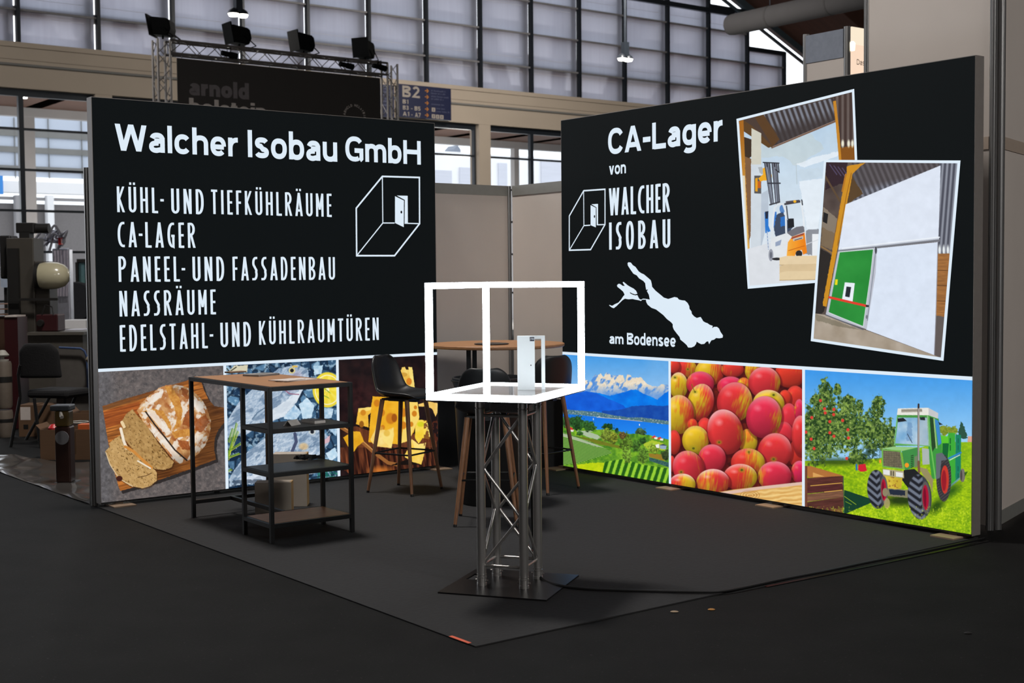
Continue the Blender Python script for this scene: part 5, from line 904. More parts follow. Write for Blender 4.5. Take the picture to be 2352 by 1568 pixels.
b = MB(); b.tube(smoothpts(pc), .0075, 8); tag(b.obj('power_cable', mat('black_rubber', (12, 12, 13), .5)), 'black power cable running from the truss column across the carpet to the right wall', 'cable')
pt = [Vector(on_ground(x, y, .003)) for x, y in ((1760, 1347), (1840, 1331), (1900, 1319), (2000, 1299), (2100, 1278), (2200, 1257), (2270, 1242))]
b = MB()
q = smoothpts(pt)
for i in range(len(q)-1): b.bar(q[i], q[i+1]+(q[i+1]-q[i])*.05, .022, .003)
tag(b.obj('cable_tape', mat('black_tape', (15, 15, 17), .35)), 'shiny black tape strip along the right edge of the carpet', 'tape')
# ---------------------------------------------------------------- the hall: gable wall 24 m behind, roof, other walls
HW = thing_frame = None
DW = 24.0
def hall(mb, name, mats, parent=None, **k):
    """mesh given in hall coordinates (s along A, b towards the front, z) -> world, origin at the stand's corner"""
    o = mb.obj(name, mats, parent, smooth=k.pop('smooth', False), **k)
    if parent is None: o.location = (O2[0], O2[1], 0); o.rotation_euler = (0, 0, LA); 
    return o
# the frame of rotation LA has x = A and y = -B, so a hall point (s, offset behind) is (s, off, z)
M_wallc = mat('wall_plaster', (178, 166, 152), .8, 0, .05, .6); M_dark = mat('dark_frame', (38, 44, 52), .4, .3, .05, 10); M_grey = mat('grey_transom', (124, 124, 122), .6, 0, .05, 2)
M_roof = mat('roof_wood', (66, 40, 30), .8, 0, .2, 1.2, stretch=(.3, 4, 1)); M_pc = polycarb('milky_sheet', (156, 160, 174)); M_greyt = mat('grey_transom_front', (120, 120, 124), .6); M_seam = mat('sheet_seam', (190, 192, 200), .6)
M_shell_wall = mat('hall_wall', (110, 104, 98), .9, 0, .05, .5); M_strip = mat('column_behind_sheet', (150, 148, 146), .7, 0, .04, 1)
ZB0, ZW = 7.53, 6.42
PIL = [5.12-12.02, 5.12, 17.14, 29.16]
w = MB(); w.span((-25, DW-.25, ZW), (36, DW+.25, ZB0)); w.span((-25, DW-.30, ZB0-.12), (36, DW-.24, ZB0)); w.span((-25, DW-.28, ZB0-.42), (36, DW-.24, ZB0-.36))
struct(hall(w, 'wall_back', [M_wallc]))
c = MB(); c.tube([(-8, DW-.285, 6.98), (34, DW-.285, 6.98)], .035, 10); o = hall(c, 'conduit_pipe', M_grey, smooth=True); tag(o, 'long grey pipe running along the plaster band under the milky windows', 'pipe')
for i, s in enumerate(PIL):
    c = MB(); c.span((s-.22, DW-.24, 0), (s+.22, DW+.25, ZW)); struct(hall(c, f'wall_pier_{i+1}', M_wallc))
# milky sheets, one window per bay
s0 = 3.085-2.009*3
tops = {}
wn_ = 0
for k in range(18):
    a0 = s0+2.009*k; a1 = a0+2.009
    top = 12.6 if a1 < 27.6 else (11.25 if a1 < 29.6 else (9.95 if a1 < 31.6 else 8.2))
    rows = [r for r in (ZB0, 8.37, 9.43, 10.46, 11.52, 12.58) if r < top-.25]+[top]
    wn_ += 1
    r = bpy.data.objects.new(f'window_{wn_}', None); COL.objects.link(r); r.location = (O2[0], O2[1], 0); r.rotation_euler = (0, 0, LA); struct(r)
    f = MB(); f.span((a1-.045, DW-.10, ZB0), (a1+.045, DW+.06, top+.06)); f.obj('mullion', M_dark, r, smooth=False)
    f = MB(); f.span((a1-.36, DW+.12, ZB0), (a1-.10, DW+.4, top)); f.obj('column_strip', M_strip, r, smooth=False)
    for j in range(len(rows)-1):
        f = MB(); f.poly([(a0+.045, DW, rows[j]+.02), (a1-.10, DW, rows[j]+.02), (a1-.10, DW, rows[j+1]-.02), (a0+.045, DW, rows[j+1]-.02)]); f.obj('sheet', M_pc, r, smooth=False)
        f = MB(); f.span((a0+.03, DW-.04, rows[j]-.026), (a1-.03, DW+.05, rows[j]+.026)); f.obj('transom', M_greyt, r, smooth=False)
        if j: f = MB(); w_ = .11 if j == 1 else .035; f.span((a0, DW+.10, rows[j]-w_), (a1, DW+.24, rows[j]+w_)); f.obj('outer_rail', M_strip, r, smooth=False)
        f = MB(); z_ = rows[j]+(rows[j+1]-rows[j])*.27 if j % 2 else rows[j+1]-.16
        f.span((a0+.05, DW-.006, z_-.004), (a1-.35, DW-.001, z_+.004)); f.obj('seam', M_seam, r, smooth=False)
    if top < 12: f = MB(); f.span((a0, DW-.08, top-.08), (a1, DW+.06, top+.08)); f.obj('head_rail', M_dark, r, smooth=False)
db = MB(); db.bar((0, DW-.3, 11.03), (28.2, DW-.3, 11.03), .12, .16); struct(hall(db, 'trim_1', M_dark))
# glazed fronts under the plaster band
for i in range(3):
    a0, a1 = PIL[i]+.22, PIL[i+1]-.22; wn_ += 1
    r = bpy.data.objects.new(f'window_{wn_}', None); COL.objects.link(r); r.location = (O2[0], O2[1], 0); r.rotation_euler = (0, 0, LA); struct(r)
    f = MB(); f.span((a0, DW-.06, ZW-.17), (a1, DW+.06, ZW)); f.obj('head_frame', M_dark, r, smooth=False)
    n = 6; xs = [PIL[i]+.22, *[PIL[i]+2.0*q for q in range(1, 6)], a1]
    for x in xs: f = MB(); f.span((x-.06, DW-.06, 0), (x+.06, DW+.08, ZW-.17)); f.obj('mullion', M_dark, r, smooth=False)
    for z in (1.2, 2.42, 3.44, 4.45, 5.45): f = MB(); f.span((a0, DW-.04, z-.03), (a1, DW+.04, z+.03)); f.obj('glazing_bar', M_dark, r, smooth=False)
    for x, x2 in zip(xs[:-1], xs[1:]): f = MB(); f.poly([(x, DW, .02), (x2, DW, .02), (x2, DW, ZW-.15), (x, DW, ZW-.15)]); f.obj('pane', glass('clear_glass'), r, smooth=False)
# roof, gable edge and closing walls
def zr(s): return 11.49-.43*(s-29.3)
sr_ = 5.5
f = MB(); th = .25
f.prism([(sr_, DW+.3, zr(sr_)), (37, DW+.3, zr(37)), (37, DW+.3, zr(37)+th), (sr_, DW+.3, zr(sr_)+th)], (0, -50, 0))
f.prism([(sr_, DW+.3, zr(sr_)), (-26, DW+.3, zr(37)), (-26, DW+.3, zr(37)+th), (sr_, DW+.3, zr(sr_)+th)], (0, -50, 0)); struct(hall(f, 'ceiling', M_roof))
for i in range(7):
    f = MB(); y = 20-7*i; f.prism([(sr_, y, zr(sr_)), (36.5, y, zr(36.5)), (36.5, y, zr(36.5)-.7), (sr_, y, zr(sr_)-.7)], (0, .3, 0)); struct(hall(f, f'trim_{i+2}', M_roof))
f = MB(); f.bar((24, DW-.05, zr(24)-.1), (36, DW-.05, zr(36)-.1), .2, .3); f.bar((27.5, DW-.1, zr(27.5)-.55), (36, DW-.1, zr(36)-.55), .08, .10); struct(hall(f, 'trim_9', mat('steel_blue_beam', (70, 84, 94), .5, .3)))
f = MB(); f.span((36, -26, 0), (36.3, DW, 9.5)); struct(hall(f, 'wall_right', M_shell_wall))
f = MB(); f.span((-25.3, -26, 0), (-25, DW, 9.5)); struct(hall(f, 'wall_left', M_shell_wall))
f = MB(); f.span((-25.3, -26.3, 0), (36.3, -26, 9)); f.prism([(-25.3, -26.3, 9), (36.3, -26.3, 9), (sr_, -26.3, zr(sr_))], (0, .3, 0)); struct(hall(f, 'wall_front', M_shell_wall))
# foyer behind the glass, yard and buildings outside
M_beam = mat('foyer_beam', (206, 116, 66), .7, 0, .12, 2, stretch=(6, 1, 6)); M_fas = mat('grey_fascia', (158, 156, 158), .8, 0, .04, 1)
F0 = 33.0
zf0, zf1 = pixel_on_b(1230, 344, F0)[1], pixel_on_b(1230, 317, F0)[1]
f = MB(); f.span((-25, F0, zf0), (40, F0+.3, zf1)); struct(hall(f, 'wall_foyer', M_fas))
f = MB(); f.span((-25, DW+2.6, 7.15), (40, F0+.3, 7.3)); struct(hall(f, 'ceiling_foyer', mat('foyer_ceiling', (82, 56, 44), .8, 0, .1, 1.5)))
for i in range(22):
    s = -6+2.0*i; f = MB(); f.span((s, DW+.5, zf1+.02), (s+.5, F0, 7.15)); struct(hall(f, f'trim_{i+10}', M_beam))
for i, px in enumerate((68, 1188, 640)):
    s = pixel_on_b(px, 400, F0)[0]; ww = 17*43/3035 if px > 500 else 33*38/3035
    f = MB(); f.span((s-ww/2, F0+.02, 0), (s+ww/2, F0+.28, zf0)); struct(hall(f, f'wall_column_{i+1}', M_fas))
f = MB(); f.span((-30, DW+.3, .002), (40, F0+1.2, .01)); struct(hall(f, 'floor_foyer', mat('foyer_floor', (150, 146, 142), .6, 0, .05, 1)))
M_yard = mat('yard_paving', (196, 196, 196), .8, 0, .05, 1); f = MB(); f.span((-40, F0+1.2, .002), (60, 90, .012)); struct(hall(f, 'ground', M_yard))
M_wb = mat('white_building', (242, 242, 244), .8, 0, .03, .5); M_gd = mat('roller_door', (206, 208, 218), .7, 0, .05, 3, stretch=(.2, 1, 8)); M_shade = mat('grey_building_base', (120, 116, 116), .8)
for i, (s_, p_) in enumerate(((8, 650), (20, 1000), (-2, 650))):
    l = bpy.data.lights.new('foyer_light', 'POINT'); l.energy = p_; l.shadow_soft_size = .4; l.color = (1, .95, .88); o = bpy.data.objects.new('foyer_light', l); COL.objects.link(o); q_ = O2+A*s_-B*(DW+5); o.location = (q_[0], q_[1], 3.0)
f = MB(); f.span((21, DW+8.5, 7.3), (36, DW+12, 10.6)); struct(hall(f, 'wall_outer_block', M_fas))
bu = thing('white_building', 'bright white building with large doors seen through the glass at centre', 'building', (O2[0], O2[1], 0), LA)
DB = 54.0
def bspan(x0, y0, x1, y1, d0, d1):
    a0, z1 = pixel_on_b(x0, y0, DB); a1, z0 = pixel_on_b(x1, y1, DB); q = MB(); q.span((a0, DB+d0, max(z0, 0)), (a1, DB+d1, z1)); return q
f = MB(); a0 = pixel_on_b(985, 375, DB)[0]; a1 = pixel_on_b(1320, 375, DB)[0]; f.span((a0, DB, 0), (a1, DB+8, pixel_on_b(1100, 352, DB)[1])); f.obj('wall', M_wb, bu, smooth=False)
for x0, y0, x1 in ((990, 390, 1036), (1054, 384, 1078), (1143, 374, 1163), (1241, 366, 1300)):
    bspan(x0, y0, x1, 470, -.12, .1).obj('roller_door', M_gd, bu, smooth=False)
tw = thing('silo_roof', 'small grey pointed roof turret on top of the white building seen through the glass', 'building', (O2[0], O2[1], 0), LA)
s_, z_ = pixel_on_b(1052, 343, DB+1); f = MB(); f.span((s_-.28, DB+1, pixel_on_b(1100, 352, DB)[1]+.001), (s_+.2, DB+2, z_)); f.obj('shaft', mat('grey_roof', (120, 126, 138), .7), tw, smooth=False)
f = MB(); f.prism([(s_-.28, DB+1, z_), (s_+.2, DB+1, z_), (s_-.02, DB+1, z_+.25)], (0, 1, 0)); f.obj('roof', mat('grey_roof', (120, 126, 138), .7), tw, smooth=False)
# left outside: facade with a glazing grid over a white band and dark openings
DG = 50.0
gb = thing('glazed_building', 'pale building with a gridded glass front seen through the windows at far left', 'building', (O2[0], O2[1], 0), LA)
def gs(x0, y0, x1, y1, d0=-.1, d1=.1):
    a0, z1 = pixel_on_b(x0, y0, DG); a1, z0 = pixel_on_b(x1, y1, DG); q = MB(); q.span((a0, DG+d0, max(z0, .0)), (a1, DG+d1, z1)); return q
gs(-60, 255, 232, 412, 0, .3).obj('glass_front', mat('pale_glass_front', (196, 206, 222), .3, 0, .04, .3), gb, smooth=False)
for x in (-20, 33, 111, 187): gs(x-1, 270, x+1.4, 410, -.08, 0).obj('mullion', M_grey, gb, smooth=False)
for y in (308, 346, 388): gs(-60, y-.6, 232, y+.9, -.07, 0).obj('transom', M_grey, gb, smooth=False)
gs(-60, 413, 232, 449, -.3, .3).obj('white_band', M_wb, gb, smooth=False); gs(-60, 449, 232, 464, -.1, .3).obj('lintel', M_fas, gb, smooth=False)
gs(-60, 464, 232, 770, .1, .3).obj('dark_opening', M_shade, gb, smooth=False)
gs(102, 449, 125, 770, -.4, .0).obj('white_pillar', M_wb, gb, smooth=False); gs(30, 449, 50, 770, -.4, .0).obj('grey_pillar', M_fas, gb, smooth=False)
bn = MB(); a0, z1 = pixel_on_b(-30, 402, DG-1); a1, z0 = pixel_on_b(8, 446, DG-1); bn.span((a0, DG-1, z0), (a1, DG-.9, z1)); o = hall(bn, 'blue_banner', mat('blue_banner', (60, 140, 220), .6)); tag(o, 'small blue banner outside at the far left edge of the picture', 'banner')
# ---------------------------------------------------------------- stage truss with banner
ST = 14.0
sg = thing('stage_truss', 'grey goal-shaped lighting truss rising behind the wall reading Walcher Isobau GmbH', 'truss', (O2[0]+A[0]*5.06-B[0]*ST, O2[1]+A[1]*5.06-B[1]*ST, 0), LA)
M_tr2 = mat('dull_truss_tube', (128, 124, 122), .4, .6, .05, 30); q = .24; xl_, xr_ = 2.54-5.06, 7.75-5.06; zt_ = 6.13
def lattice(name, p, d, L_, e1, e2):
    """square four-chord truss from p along d; chords offset by e1, e2"""
    P, D3, E1, E2 = Vector(p), Vector(d), Vector(e1), Vector(e2)
    for i, off in enumerate((Vector((0, 0, 0)), E1, E1+E2, E2)):
        b = MB(); b.cyl(P+off, P+off+D3*L_, .024, n=10); ch = b.obj('chord_tube', M_tr2, sg)
        nx_ = (E1, E1+E2, E2, Vector((0, 0, 0)))[i]; b = MB(); n = max(2, round(L_/.27)); prev = P+off
        for k in range(1, n+1):
            cur = P+(nx_ if k % 2 else off)+D3*(L_*k/n); b.cyl(prev, cur, .0085, n=6); prev = cur
        b.obj('lacing', M_tr2, ch)
lattice('l', (xl_, 0, 0), (0, 0, 1), zt_, (q, 0, 0), (0, q, 0)); lattice('r', (xr_-q, 0, 0), (0, 0, 1), zt_, (q, 0, 0), (0, q, 0)); lattice('t', (xl_+q, 0, zt_-q), (1, 0, 0), xr_-xl_-2*q, (0, 0, q), (0, q, 0))
bnr = thing('stage_banner', 'dark banner lettered arnold holstein hanging in the stage truss', 'banner', (O2[0]+A[0]*5.1-B[0]*(ST-.05), O2[1]+A[1]*5.1-B[1]*(ST-.05), 0), LA)
M_ban = mat('dark_banner', (46, 44, 43), .8, 0, .04, 4); b0 = pixel_on_b(404, 133, ST)[0]-5.1; b1 = pixel_on_b(870, 178, ST)[0]-5.1; zt2 = 5.80
f = MB(); f.span((b0, 0, 1.0), (b1, .02, zt2)); f.obj('cloth', M_ban, bnr, smooth=False)
for i in range(8):
    x = b0+.1+(b1-b0-.2)*i/7; f = MB(); f.cyl((x, .01, zt2-.02), (x+.02, .06, zt_-q), .006, n=6); f.obj('tie', M_blk, bnr)
def sB(x, y): s, z = pixel_on_b(x, y, ST-.05); return s-5.1, z
M_l1 = mat('grey_ink', (104, 100, 103), .8); M_l2 = mat('pale_grey_ink', (186, 180, 176), .8)
setline(bnr, sB, bold_glyph, .27, .07, [('arnold', 434.5, 571.5, 223, 187)], -.004, M_l1)
xa, xb = sB(434.5, 250)[0], sB(612, 250)[0]; zc = sB(434.5, 223.5)[1]
f = MB(); word(f, 'holstein', bold_glyph, .27, .07, xa, xb, zc-(sB(520, 186)[1]-sB(520, 222)[1])*1.05, zc-.02, -.004); f.obj('lettering', M_l2, bnr, smooth=False)
cx_, cz_ = sB(814, 269); rr = .215
for i, chh in enumerate('ARNOLDHOLSTEIN'):
    if i in (0, 6): f = MB()
    an = math.radians(168-12.2*i-(10 if i > 5 else 0)); gl = bold_glyph({'R': 'B', 'N': 'H', 'O': 'C', 'S': 's', 'T': 't', 'E': 'B'}.get(chh, chh), .2)
    for kind, pp in gl[1]:
        fx = lambda u, v, an=an, gl=gl: (lambda lx, lz: (cx_+math.cos(an)*(rr+lz)+math.sin(an)*lx, -.004, cz_+math.sin(an)*(rr+lz)-math.cos(an)*lx))((u-gl[0]/2)*.042, v*.05)
        if kind == 'l': ribbon(f, pp, .2, fx)
        else: f.add([fx(pp[0]-pp[4]/2, pp[1]), fx(pp[0]+pp[4]/2, pp[1]), fx(pp[2]+pp[4]/2, pp[3]), fx(pp[2]-pp[4]/2, pp[3])], [(0, 1, 2, 3)])
    if i in (5, 13): f.obj('ring_lettering', M_l2, bnr, smooth=False)
M_lampb = mat('black_lamp_housing', (11, 12, 14), .85, 0, .1, 20, spec=.1)
def flood(px, py, sc, tilt, lb):
    s, z = pixel_on_b(px, py, ST); t = thing('floodlight', lb, 'floodlight', (O2[0]+A[0]*s-B[0]*(ST+.12), O2[1]+A[1]*s-B[1]*(ST+.12), zt_+.024), LA+tilt, 'floodlights on the stage truss')
    f = MB(); f.prism([(-.16*sc, -.15, .07), (.14*sc, -.15, .04), (.20*sc, -.15, .16), (.17*sc, -.15, .32), (.12*sc, -.15, .36), (-.20*sc, -.15, .40)], (0, .32, 0)); f.obj('housing', M_lampb, t, smooth=False, bevel=.02)
    f = MB(); f.prism([(-.20*sc, -.18, .05), (-.17*sc, -.18, .05), (-.24*sc, -.18, .44), (-.27*sc, -.18, .44)], (0, .38, 0)); f.obj('lens_frame', M_lampb, t, smooth=False)
    f = MB(); f.tube([(.02, -.19, .2), (.26*sc, -.19, .02), (.26*sc, .2, .02), (.02, .2, .2)], .012, 6); f.cyl((0, 0, 0), (0, 0, .08), .02, n=8); f.obj('yoke', M_lampb, t)
    return t
flood(380, 84, 1.0, -.75, 'black floodlight at the left corner of the stage truss, twisted sideways'); flood(556, 104, 1.0, 0, 'black floodlight on the stage truss, second from the left'); flood(704, 118, .95, .05, 'black floodlight on the stage truss, third from the left'); flood(846, 131, .8, .5, 'slim black floodlight near the right end of the stage truss')
for px, py, lb in ((521, 122, 'small black spotlight hanging in the truss beam below the second floodlight'), (790, 147, 'small black spotlight hanging in the truss beam right of the third floodlight'), (866, 151, 'small black clamp lamp hanging at the right end of the truss beam')):
    s, z = pixel_on_b(px, py, ST); t = thing('spotlight', lb, 'spotlight', (O2[0]+A[0]*s-B[0]*(ST-.09), O2[1]+A[1]*s-B[1]*(ST-.09), z-.04), LA)
    f = MB(); f.cyl((-.15, 0, .02), (.02, 0, 0), .05, n=12); f.cyl((.02, 0, 0), (.16, 0, -.02), .062, n=12); f.obj('lamp_tube', M_lampb, t)
    f = MB(); f.tube([(0, -.07, 0), (0, -.07, .12), (0, .07, .12), (0, .07, 0)], .008, 6); f.cyl((0, 0, .11), (0, .06, zt_-z-.0), .012, n=6); f.obj('hook_clamp', M_lampb, t)
# ---------------------------------------------------------------- direction sign on the hall wall
M_sign = mat('blue_sign', (11, 22, 62), .5, 0, .04, 4); M_sw = mat('sign_white', (158, 150, 142), .6); M_sg = mat('sign_grey', (84, 90, 118), .6); M_so = mat('sign_orange', (176, 112, 30), .6)
DS = DW-.42
def sS(x, y): return pixel_on_b(x, y, DS)
def signbase(name, lb, x0, x1, y0, y1):
    a0, z1 = sS(x0, y0); a1, z0 = sS(x1, y1); t = thing(name, lb, 'sign', (O2[0]-B[0]*DS, O2[1]-B[1]*DS, 0), LA)
    f = MB(); f.span((a0, 0, z0), (a1, .06, z1)); f.obj('board', M_sign, t, smooth=False); return t
t1 = signbase('direction_sign', 'blue hall direction sign reading B2 on the plaster band, right of the stage truss', 914.5, 1036.5, 192, 277)
for tx, xa, xb, yb, yt in (('B', 924, 943, 223, 197), ('2', 947, 964, 225, 199), ('B1', 924.5, 937.5, 238, 228.5), ('B3', 925, 938.5, 252, 242.5), ('B5', 952, 965.5, 254, 244.5), ('A1', 925, 939.5, 266, 256.5), ('A7', 953, 966, 269, 259)):
    setline(t1, sS, bold_glyph, .2, .12, [(tx, xa, xb, yb, yt)], -.006, M_sw)
f = MB()
for x, y in ((945.5, 249.5), (946, 263.5)): a0, z0 = sS(x-1.8, y); a1, _ = sS(x+1.8, y); f.poly([(a0, -.006, z0-.008), (a1, -.006, z0-.008), (a1, -.006, z0+.008), (a0, -.006, z0+.008)])
f.obj('dashes', M_sw, t1, smooth=False)
for y in (208.5, 222.5, 236.5, 250.5, 264.5):
    s, z = sS(980, y); f = MB()
    ribbon(f, [(s-.065, z), (s+.05, z)], .026, lambda x, z: (x, -.006, z)); ribbon(f, [(s+.0, z+.055), (s+.055, z), (s+.0, z-.055)], .026, lambda x, z: (x, -.0065, z)); f.obj('arrow', M_so, t1, smooth=False)
for tx, xa, xb, yb in (('Ausgang West', 990, 1022, 209.5), ('Conference West', 990, 1024, 215.5), ('Eingang Foyer West', 990.5, 1031, 222.5), ('Entrance West', 990.5, 1019, 228.5), ('service Center', 991, 1019, 240.5), ('Restaurant', 1002, 1022, 250.5), ('Bistro Aktuelles', 1002, 1032, 257.5)):
    f = MB(); x0, z0 = sS(xa, yb); x1, _ = sS(xb, yb); rnd2 = random.Random(tx); pen = x0
    while pen < x1:   # lettering too small to read in the photograph: its strokes only
        hh_ = .032*(1.5 if rnd2.random() > .7 else 1); f.poly([(pen, -.006, z0), (pen+.012, -.006, z0), (pen+.012, -.006, z0+hh_), (pen, -.006, z0+hh_)]); f.poly([(pen, -.0062, z0+.012), (pen+.03, -.0062, z0+.012), (pen+.03, -.0062, z0+.02), (pen, -.0062, z0+.02)]); pen += .036+(.03 if rnd2.random() > .85 else 0)
    f.obj('small_lettering', M_sg, t1, smooth=False)
for x, y, in ((995.5, 252), (995.5, 267), (1005, 268), (1014.5, 269)):
    a0, z1 = sS(x-4, y-5); a1, z0 = sS(x+4, y+5); f = MB(); f.poly([(a0, -.006, z0), (a1, -.006, z0), (a1, -.006, z1), (a0, -.006, z1)]); o = f.obj('pictogram', M_sw, t1, smooth=False)
    f = MB(); f.poly([(a0*.6+a1*.4, -.0066, z0*.8+z1*.2), (a0*.4+a1*.6, -.0066, z0*.8+z1*.2), (a0*.4+a1*.6, -.0066, z0*.2+z1*.8), (a0*.6+a1*.4, -.0066, z0*.2+z1*.8)]); f.obj('symbol', M_sign, o, smooth=False)
t2 = signbase('direction_sign', 'blue hall sign half hidden behind the right upright of the stage truss', 800, 906, 186, 270)
for y in (199, 205, 213, 219, 228, 234, 243):
    f = MB()
    for x in range(868, 898, 4): a0, z0 = sS(x, y+(x-880)*.08); a1, _ = sS(x+2.6, y); f.poly([(a0, -.006, z0), (a1, -.006, z0), (a1, -.006, z0+.05), (a0, -.006, z0+.05)])
    f.obj('small_lettering', M_sg, t2, smooth=False)
a0, z1 = sS(869, 251); a1, z0 = sS(875, 262); f = MB(); f.poly([(a0, -.006, z0), (a1, -.006, z0), (a1, -.006, z1), (a0, -.006, z1)]); f.obj('pictogram', M_sw, t2, smooth=False)
# ---------------------------------------------------------------- lamps, duct, neighbour stand
M_glow = glow('lamp_disc', (255, 248, 236), 9.0)
def pendant(name, px, py, Y, w, lb, rod):
    x, y, z = at_depth(px, py, Y); t = thing(name, lb, 'lamp', (x, y, z), LA); r_ = w*Y/3035/4.1
    for sx in (-1, 1):
        f = MB(); f.lathe([(0, -.04), (r_*.8, -.03), (r_, .02), (0, .02)], (sx*r_*.95, 0, 0), 20); f.obj('light_disc', M_glow, t)
        f = MB(); f.lathe([(r_*1.05, .02), (r_*.9, .08), (r_*.3, .14), (0, .15)], (sx*r_*.95, 0, 0), 20); f.obj('reflector', M_dark, t)
    s_, b_ = (np.array((x, y))-O2) @ A, (np.array((x, y))-O2) @ B
    f = MB(); f.cyl((0, 0, .12), (0, 0, rod), .03, n=8); f.box((0, 0, .25), (.14, .14, .35)); f.obj('hanger_rod', M_dark, t)
    l = bpy.data.lights.new('pendant_light', 'POINT'); l.energy = 500 if Y > 30 else 60; l.shadow_soft_size = .3; l.color = (1, .94, .86); q_ = bpy.data.objects.new('pendant_light', l); COL.objects.link(q_); q_.location = (x, y, z-.45); return t
def roof_over(x, y): s_ = (np.array((x, y))-O2) @ A; return zr(s_) if s_ > sr_ else zr(2*sr_-s_)
for px, py, Y, w_, lb in ((547, 35, 27, 50, 'pair of bright round pendant lamps hanging above the stage truss'), (1436, 137, 33, 42, 'pair of bright round pendant lamps hanging above the wall reading CA-Lager')):
    x, y, z = at_depth(px, py, Y); pendant('pendant_lamp', px, py, Y, w_, lb, roof_over(x, y)-z)
for px, py, lb, ww in ((54, 222.5, 'small lit ceiling lamp of the foyer at the far left', 17), (1270, 304.5, 'lit twin ceiling lamp of the foyer right of the white pillar', 30)):
    s_, z_ = pixel_on_b(px, py, 30.0); t = thing('ceiling_lamp', lb, 'lamp', (O2[0]+A[0]*s_-B[0]*30, O2[1]+A[1]*s_-B[1]*30, z_), LA)
    w_ = ww*41/3035; f = MB(); f.lathe([(0, -.05), (w_*.45, -.04), (w_*.5, .03), (0, .04)], n=20); f.obj('light_disc', M_glow, t); f = MB(); f.cyl((0, 0, .03), (0, 0, 7.16-z_), .05, n=8); f.obj('mount', M_dark, t)
DU = 16.0; s_, z_ = pixel_on_b(1673, 59, DU); rd = 24*36/3035
dt = thing('ventilation_duct', 'fat dark grey fabric air duct under the dark roof at upper right', 'duct', (O2[0]+A[0]*s_-B[0]*DU, O2[1]+A[1]*s_-B[1]*DU, z_), LA-math.pi/2)
f = MB(); f.lathe([(0, -.05), (rd*.6, -.03), (rd*.93, .06), (rd, .2), (rd, 6), (rd, 12), (rd, 21)], n=36, axis='X'); f.obj('tube', mat('fabric_duct', (46, 45, 47), .9, 0, .05, 4), dt)
for i in range(10):
    f = MB(); f.lathe([(rd+.006, 0), (rd+.006, .05)], (1.5+2*i, 0, 0), 36, axis='X'); f.obj('seam_band', mat('duct_band', (40, 39, 40), .9), dt)
    f = MB(); f.cyl((1.5+2*i, 0, rd), (1.5+2*i, 0, zr(s_)-z_), .012, n=6); f.obj('hanger', M_dark, dt)
# neighbouring stand behind the right wall
an = -4.2
bA, zA = pixel_on_a(1852, 83, an); bB, zB = pixel_on_a(1946, 66, an); zN = (zA+zB)/2
nb = thing('neighbour_stand', 'tall white exhibition stand corner with a lit orange panel, behind the wall reading CA-Lager', 'stand', (*booth(an, bB), 0), LA-math.pi/2)
L_ = bB-bA
f = MB(); f.span((-L_, -.02, 0), (-.03, .02, zN-.30)); f.obj('panel', M_part, nb, smooth=False)
f = MB(); f.span((-L_, -.03, zN-.30), (-.03, .03, zN)); f.obj('header_rail', mat('blue_grey_header', (128, 134, 146), .5, .3), nb, smooth=False)
for x in (-L_, 0): f = MB(); post(f, x, 0, zN+.02, 0, .035); f.obj('post', M_post, nb, smooth=False)
f = MB(); f.span((-.02, .04, 0), (.02, 2.2, zN-.16)); f.obj('graphic_panel', glow('orange_panel_lit_look', (255, 222, 196), 1.0), nb, smooth=False, label='pale orange panel with its lit look put in')  # emission stands in for the warm spotlight falling on the panel
f = MB(); f.span((-.03, .04, zN-.16), (.03, 2.2, zN+.02)); f.obj('light_rail', glow('warm_rail', (255, 236, 210), 1.0), nb, smooth=False)
f = MB(); f.lathe([(0, 0), (.025, .005), (.03, .08), (.015, .10), (0, .10)], (.045, .03, zN-.24), 14); f.obj('spot_lamp', glow('warm_spot', (255, 236, 200), 4.0), nb)
f = MB(); d0_ = pixel_on_a
def nbw(px, py):   # point on the orange panel's face (plane through the post, along A)
    P0 = np.array(booth(an, bB))+B*.022; d = FW*FPX+RT*(px-1176)-UP*(py-784); t_ = ((P0-CP[:2]) @ B)/(d[:2] @ B); q_ = CP+d*t_; return float((q_[:2]-P0) @ A), float(q_[2])
(y0, z0), (y1, z1) = nbw(1968, 148), nbw(1984, 138)
tmp = MB(); word(tmp, 'Das', bold_glyph, .13, .12, 0, (y1-y0)*1.12, z0, z1, 0); f.add([(.0215, y0+v[0], v[2]) for v in tmp.v], tmp.f); f.obj('lettering', mat('red_brown_ink', (150, 84, 74), .6), nb, smooth=False)
# ---------------------------------------------------------------- neighbour's corner at the left edge
ML = 13.0/3035
def bxp(mb, x0, y0, x1, y1, Y, dep, k=0, base=None):
    """box whose front face spans the given sight lines at depth Y"""
    p = at_depth(x0, y1, Y); q = at_depth(x1, y0, Y); z0 = p[2] if base is None else base
    mb.span((p[0]-base_[0], Y-base_[1], z0), (q[0]-base_[0], Y+dep-base_[1], q[2]), k); return mb
base_ = (0, 0)
def lthing(name, lb, cat, px, Y, rz=0, group=None):
    global base_
    x = at_depth(px, 700, Y)[0]; base_ = (x, Y); return thing(name, lb, cat, (x, Y, 0), rz, group)
M_mg = mat('machine_grey', (72, 68, 62), .45, .2, .06, 6); M_md = mat('machine_dark', (32, 31, 30), .5, .2, .1, 8); M_cream = mat('cream_enamel', (176, 170, 144), .25, 0, .04, 5, coat=.4); M_red = mat('dark_red_enamel', (54, 15, 19), .45, 0, .1, 6)
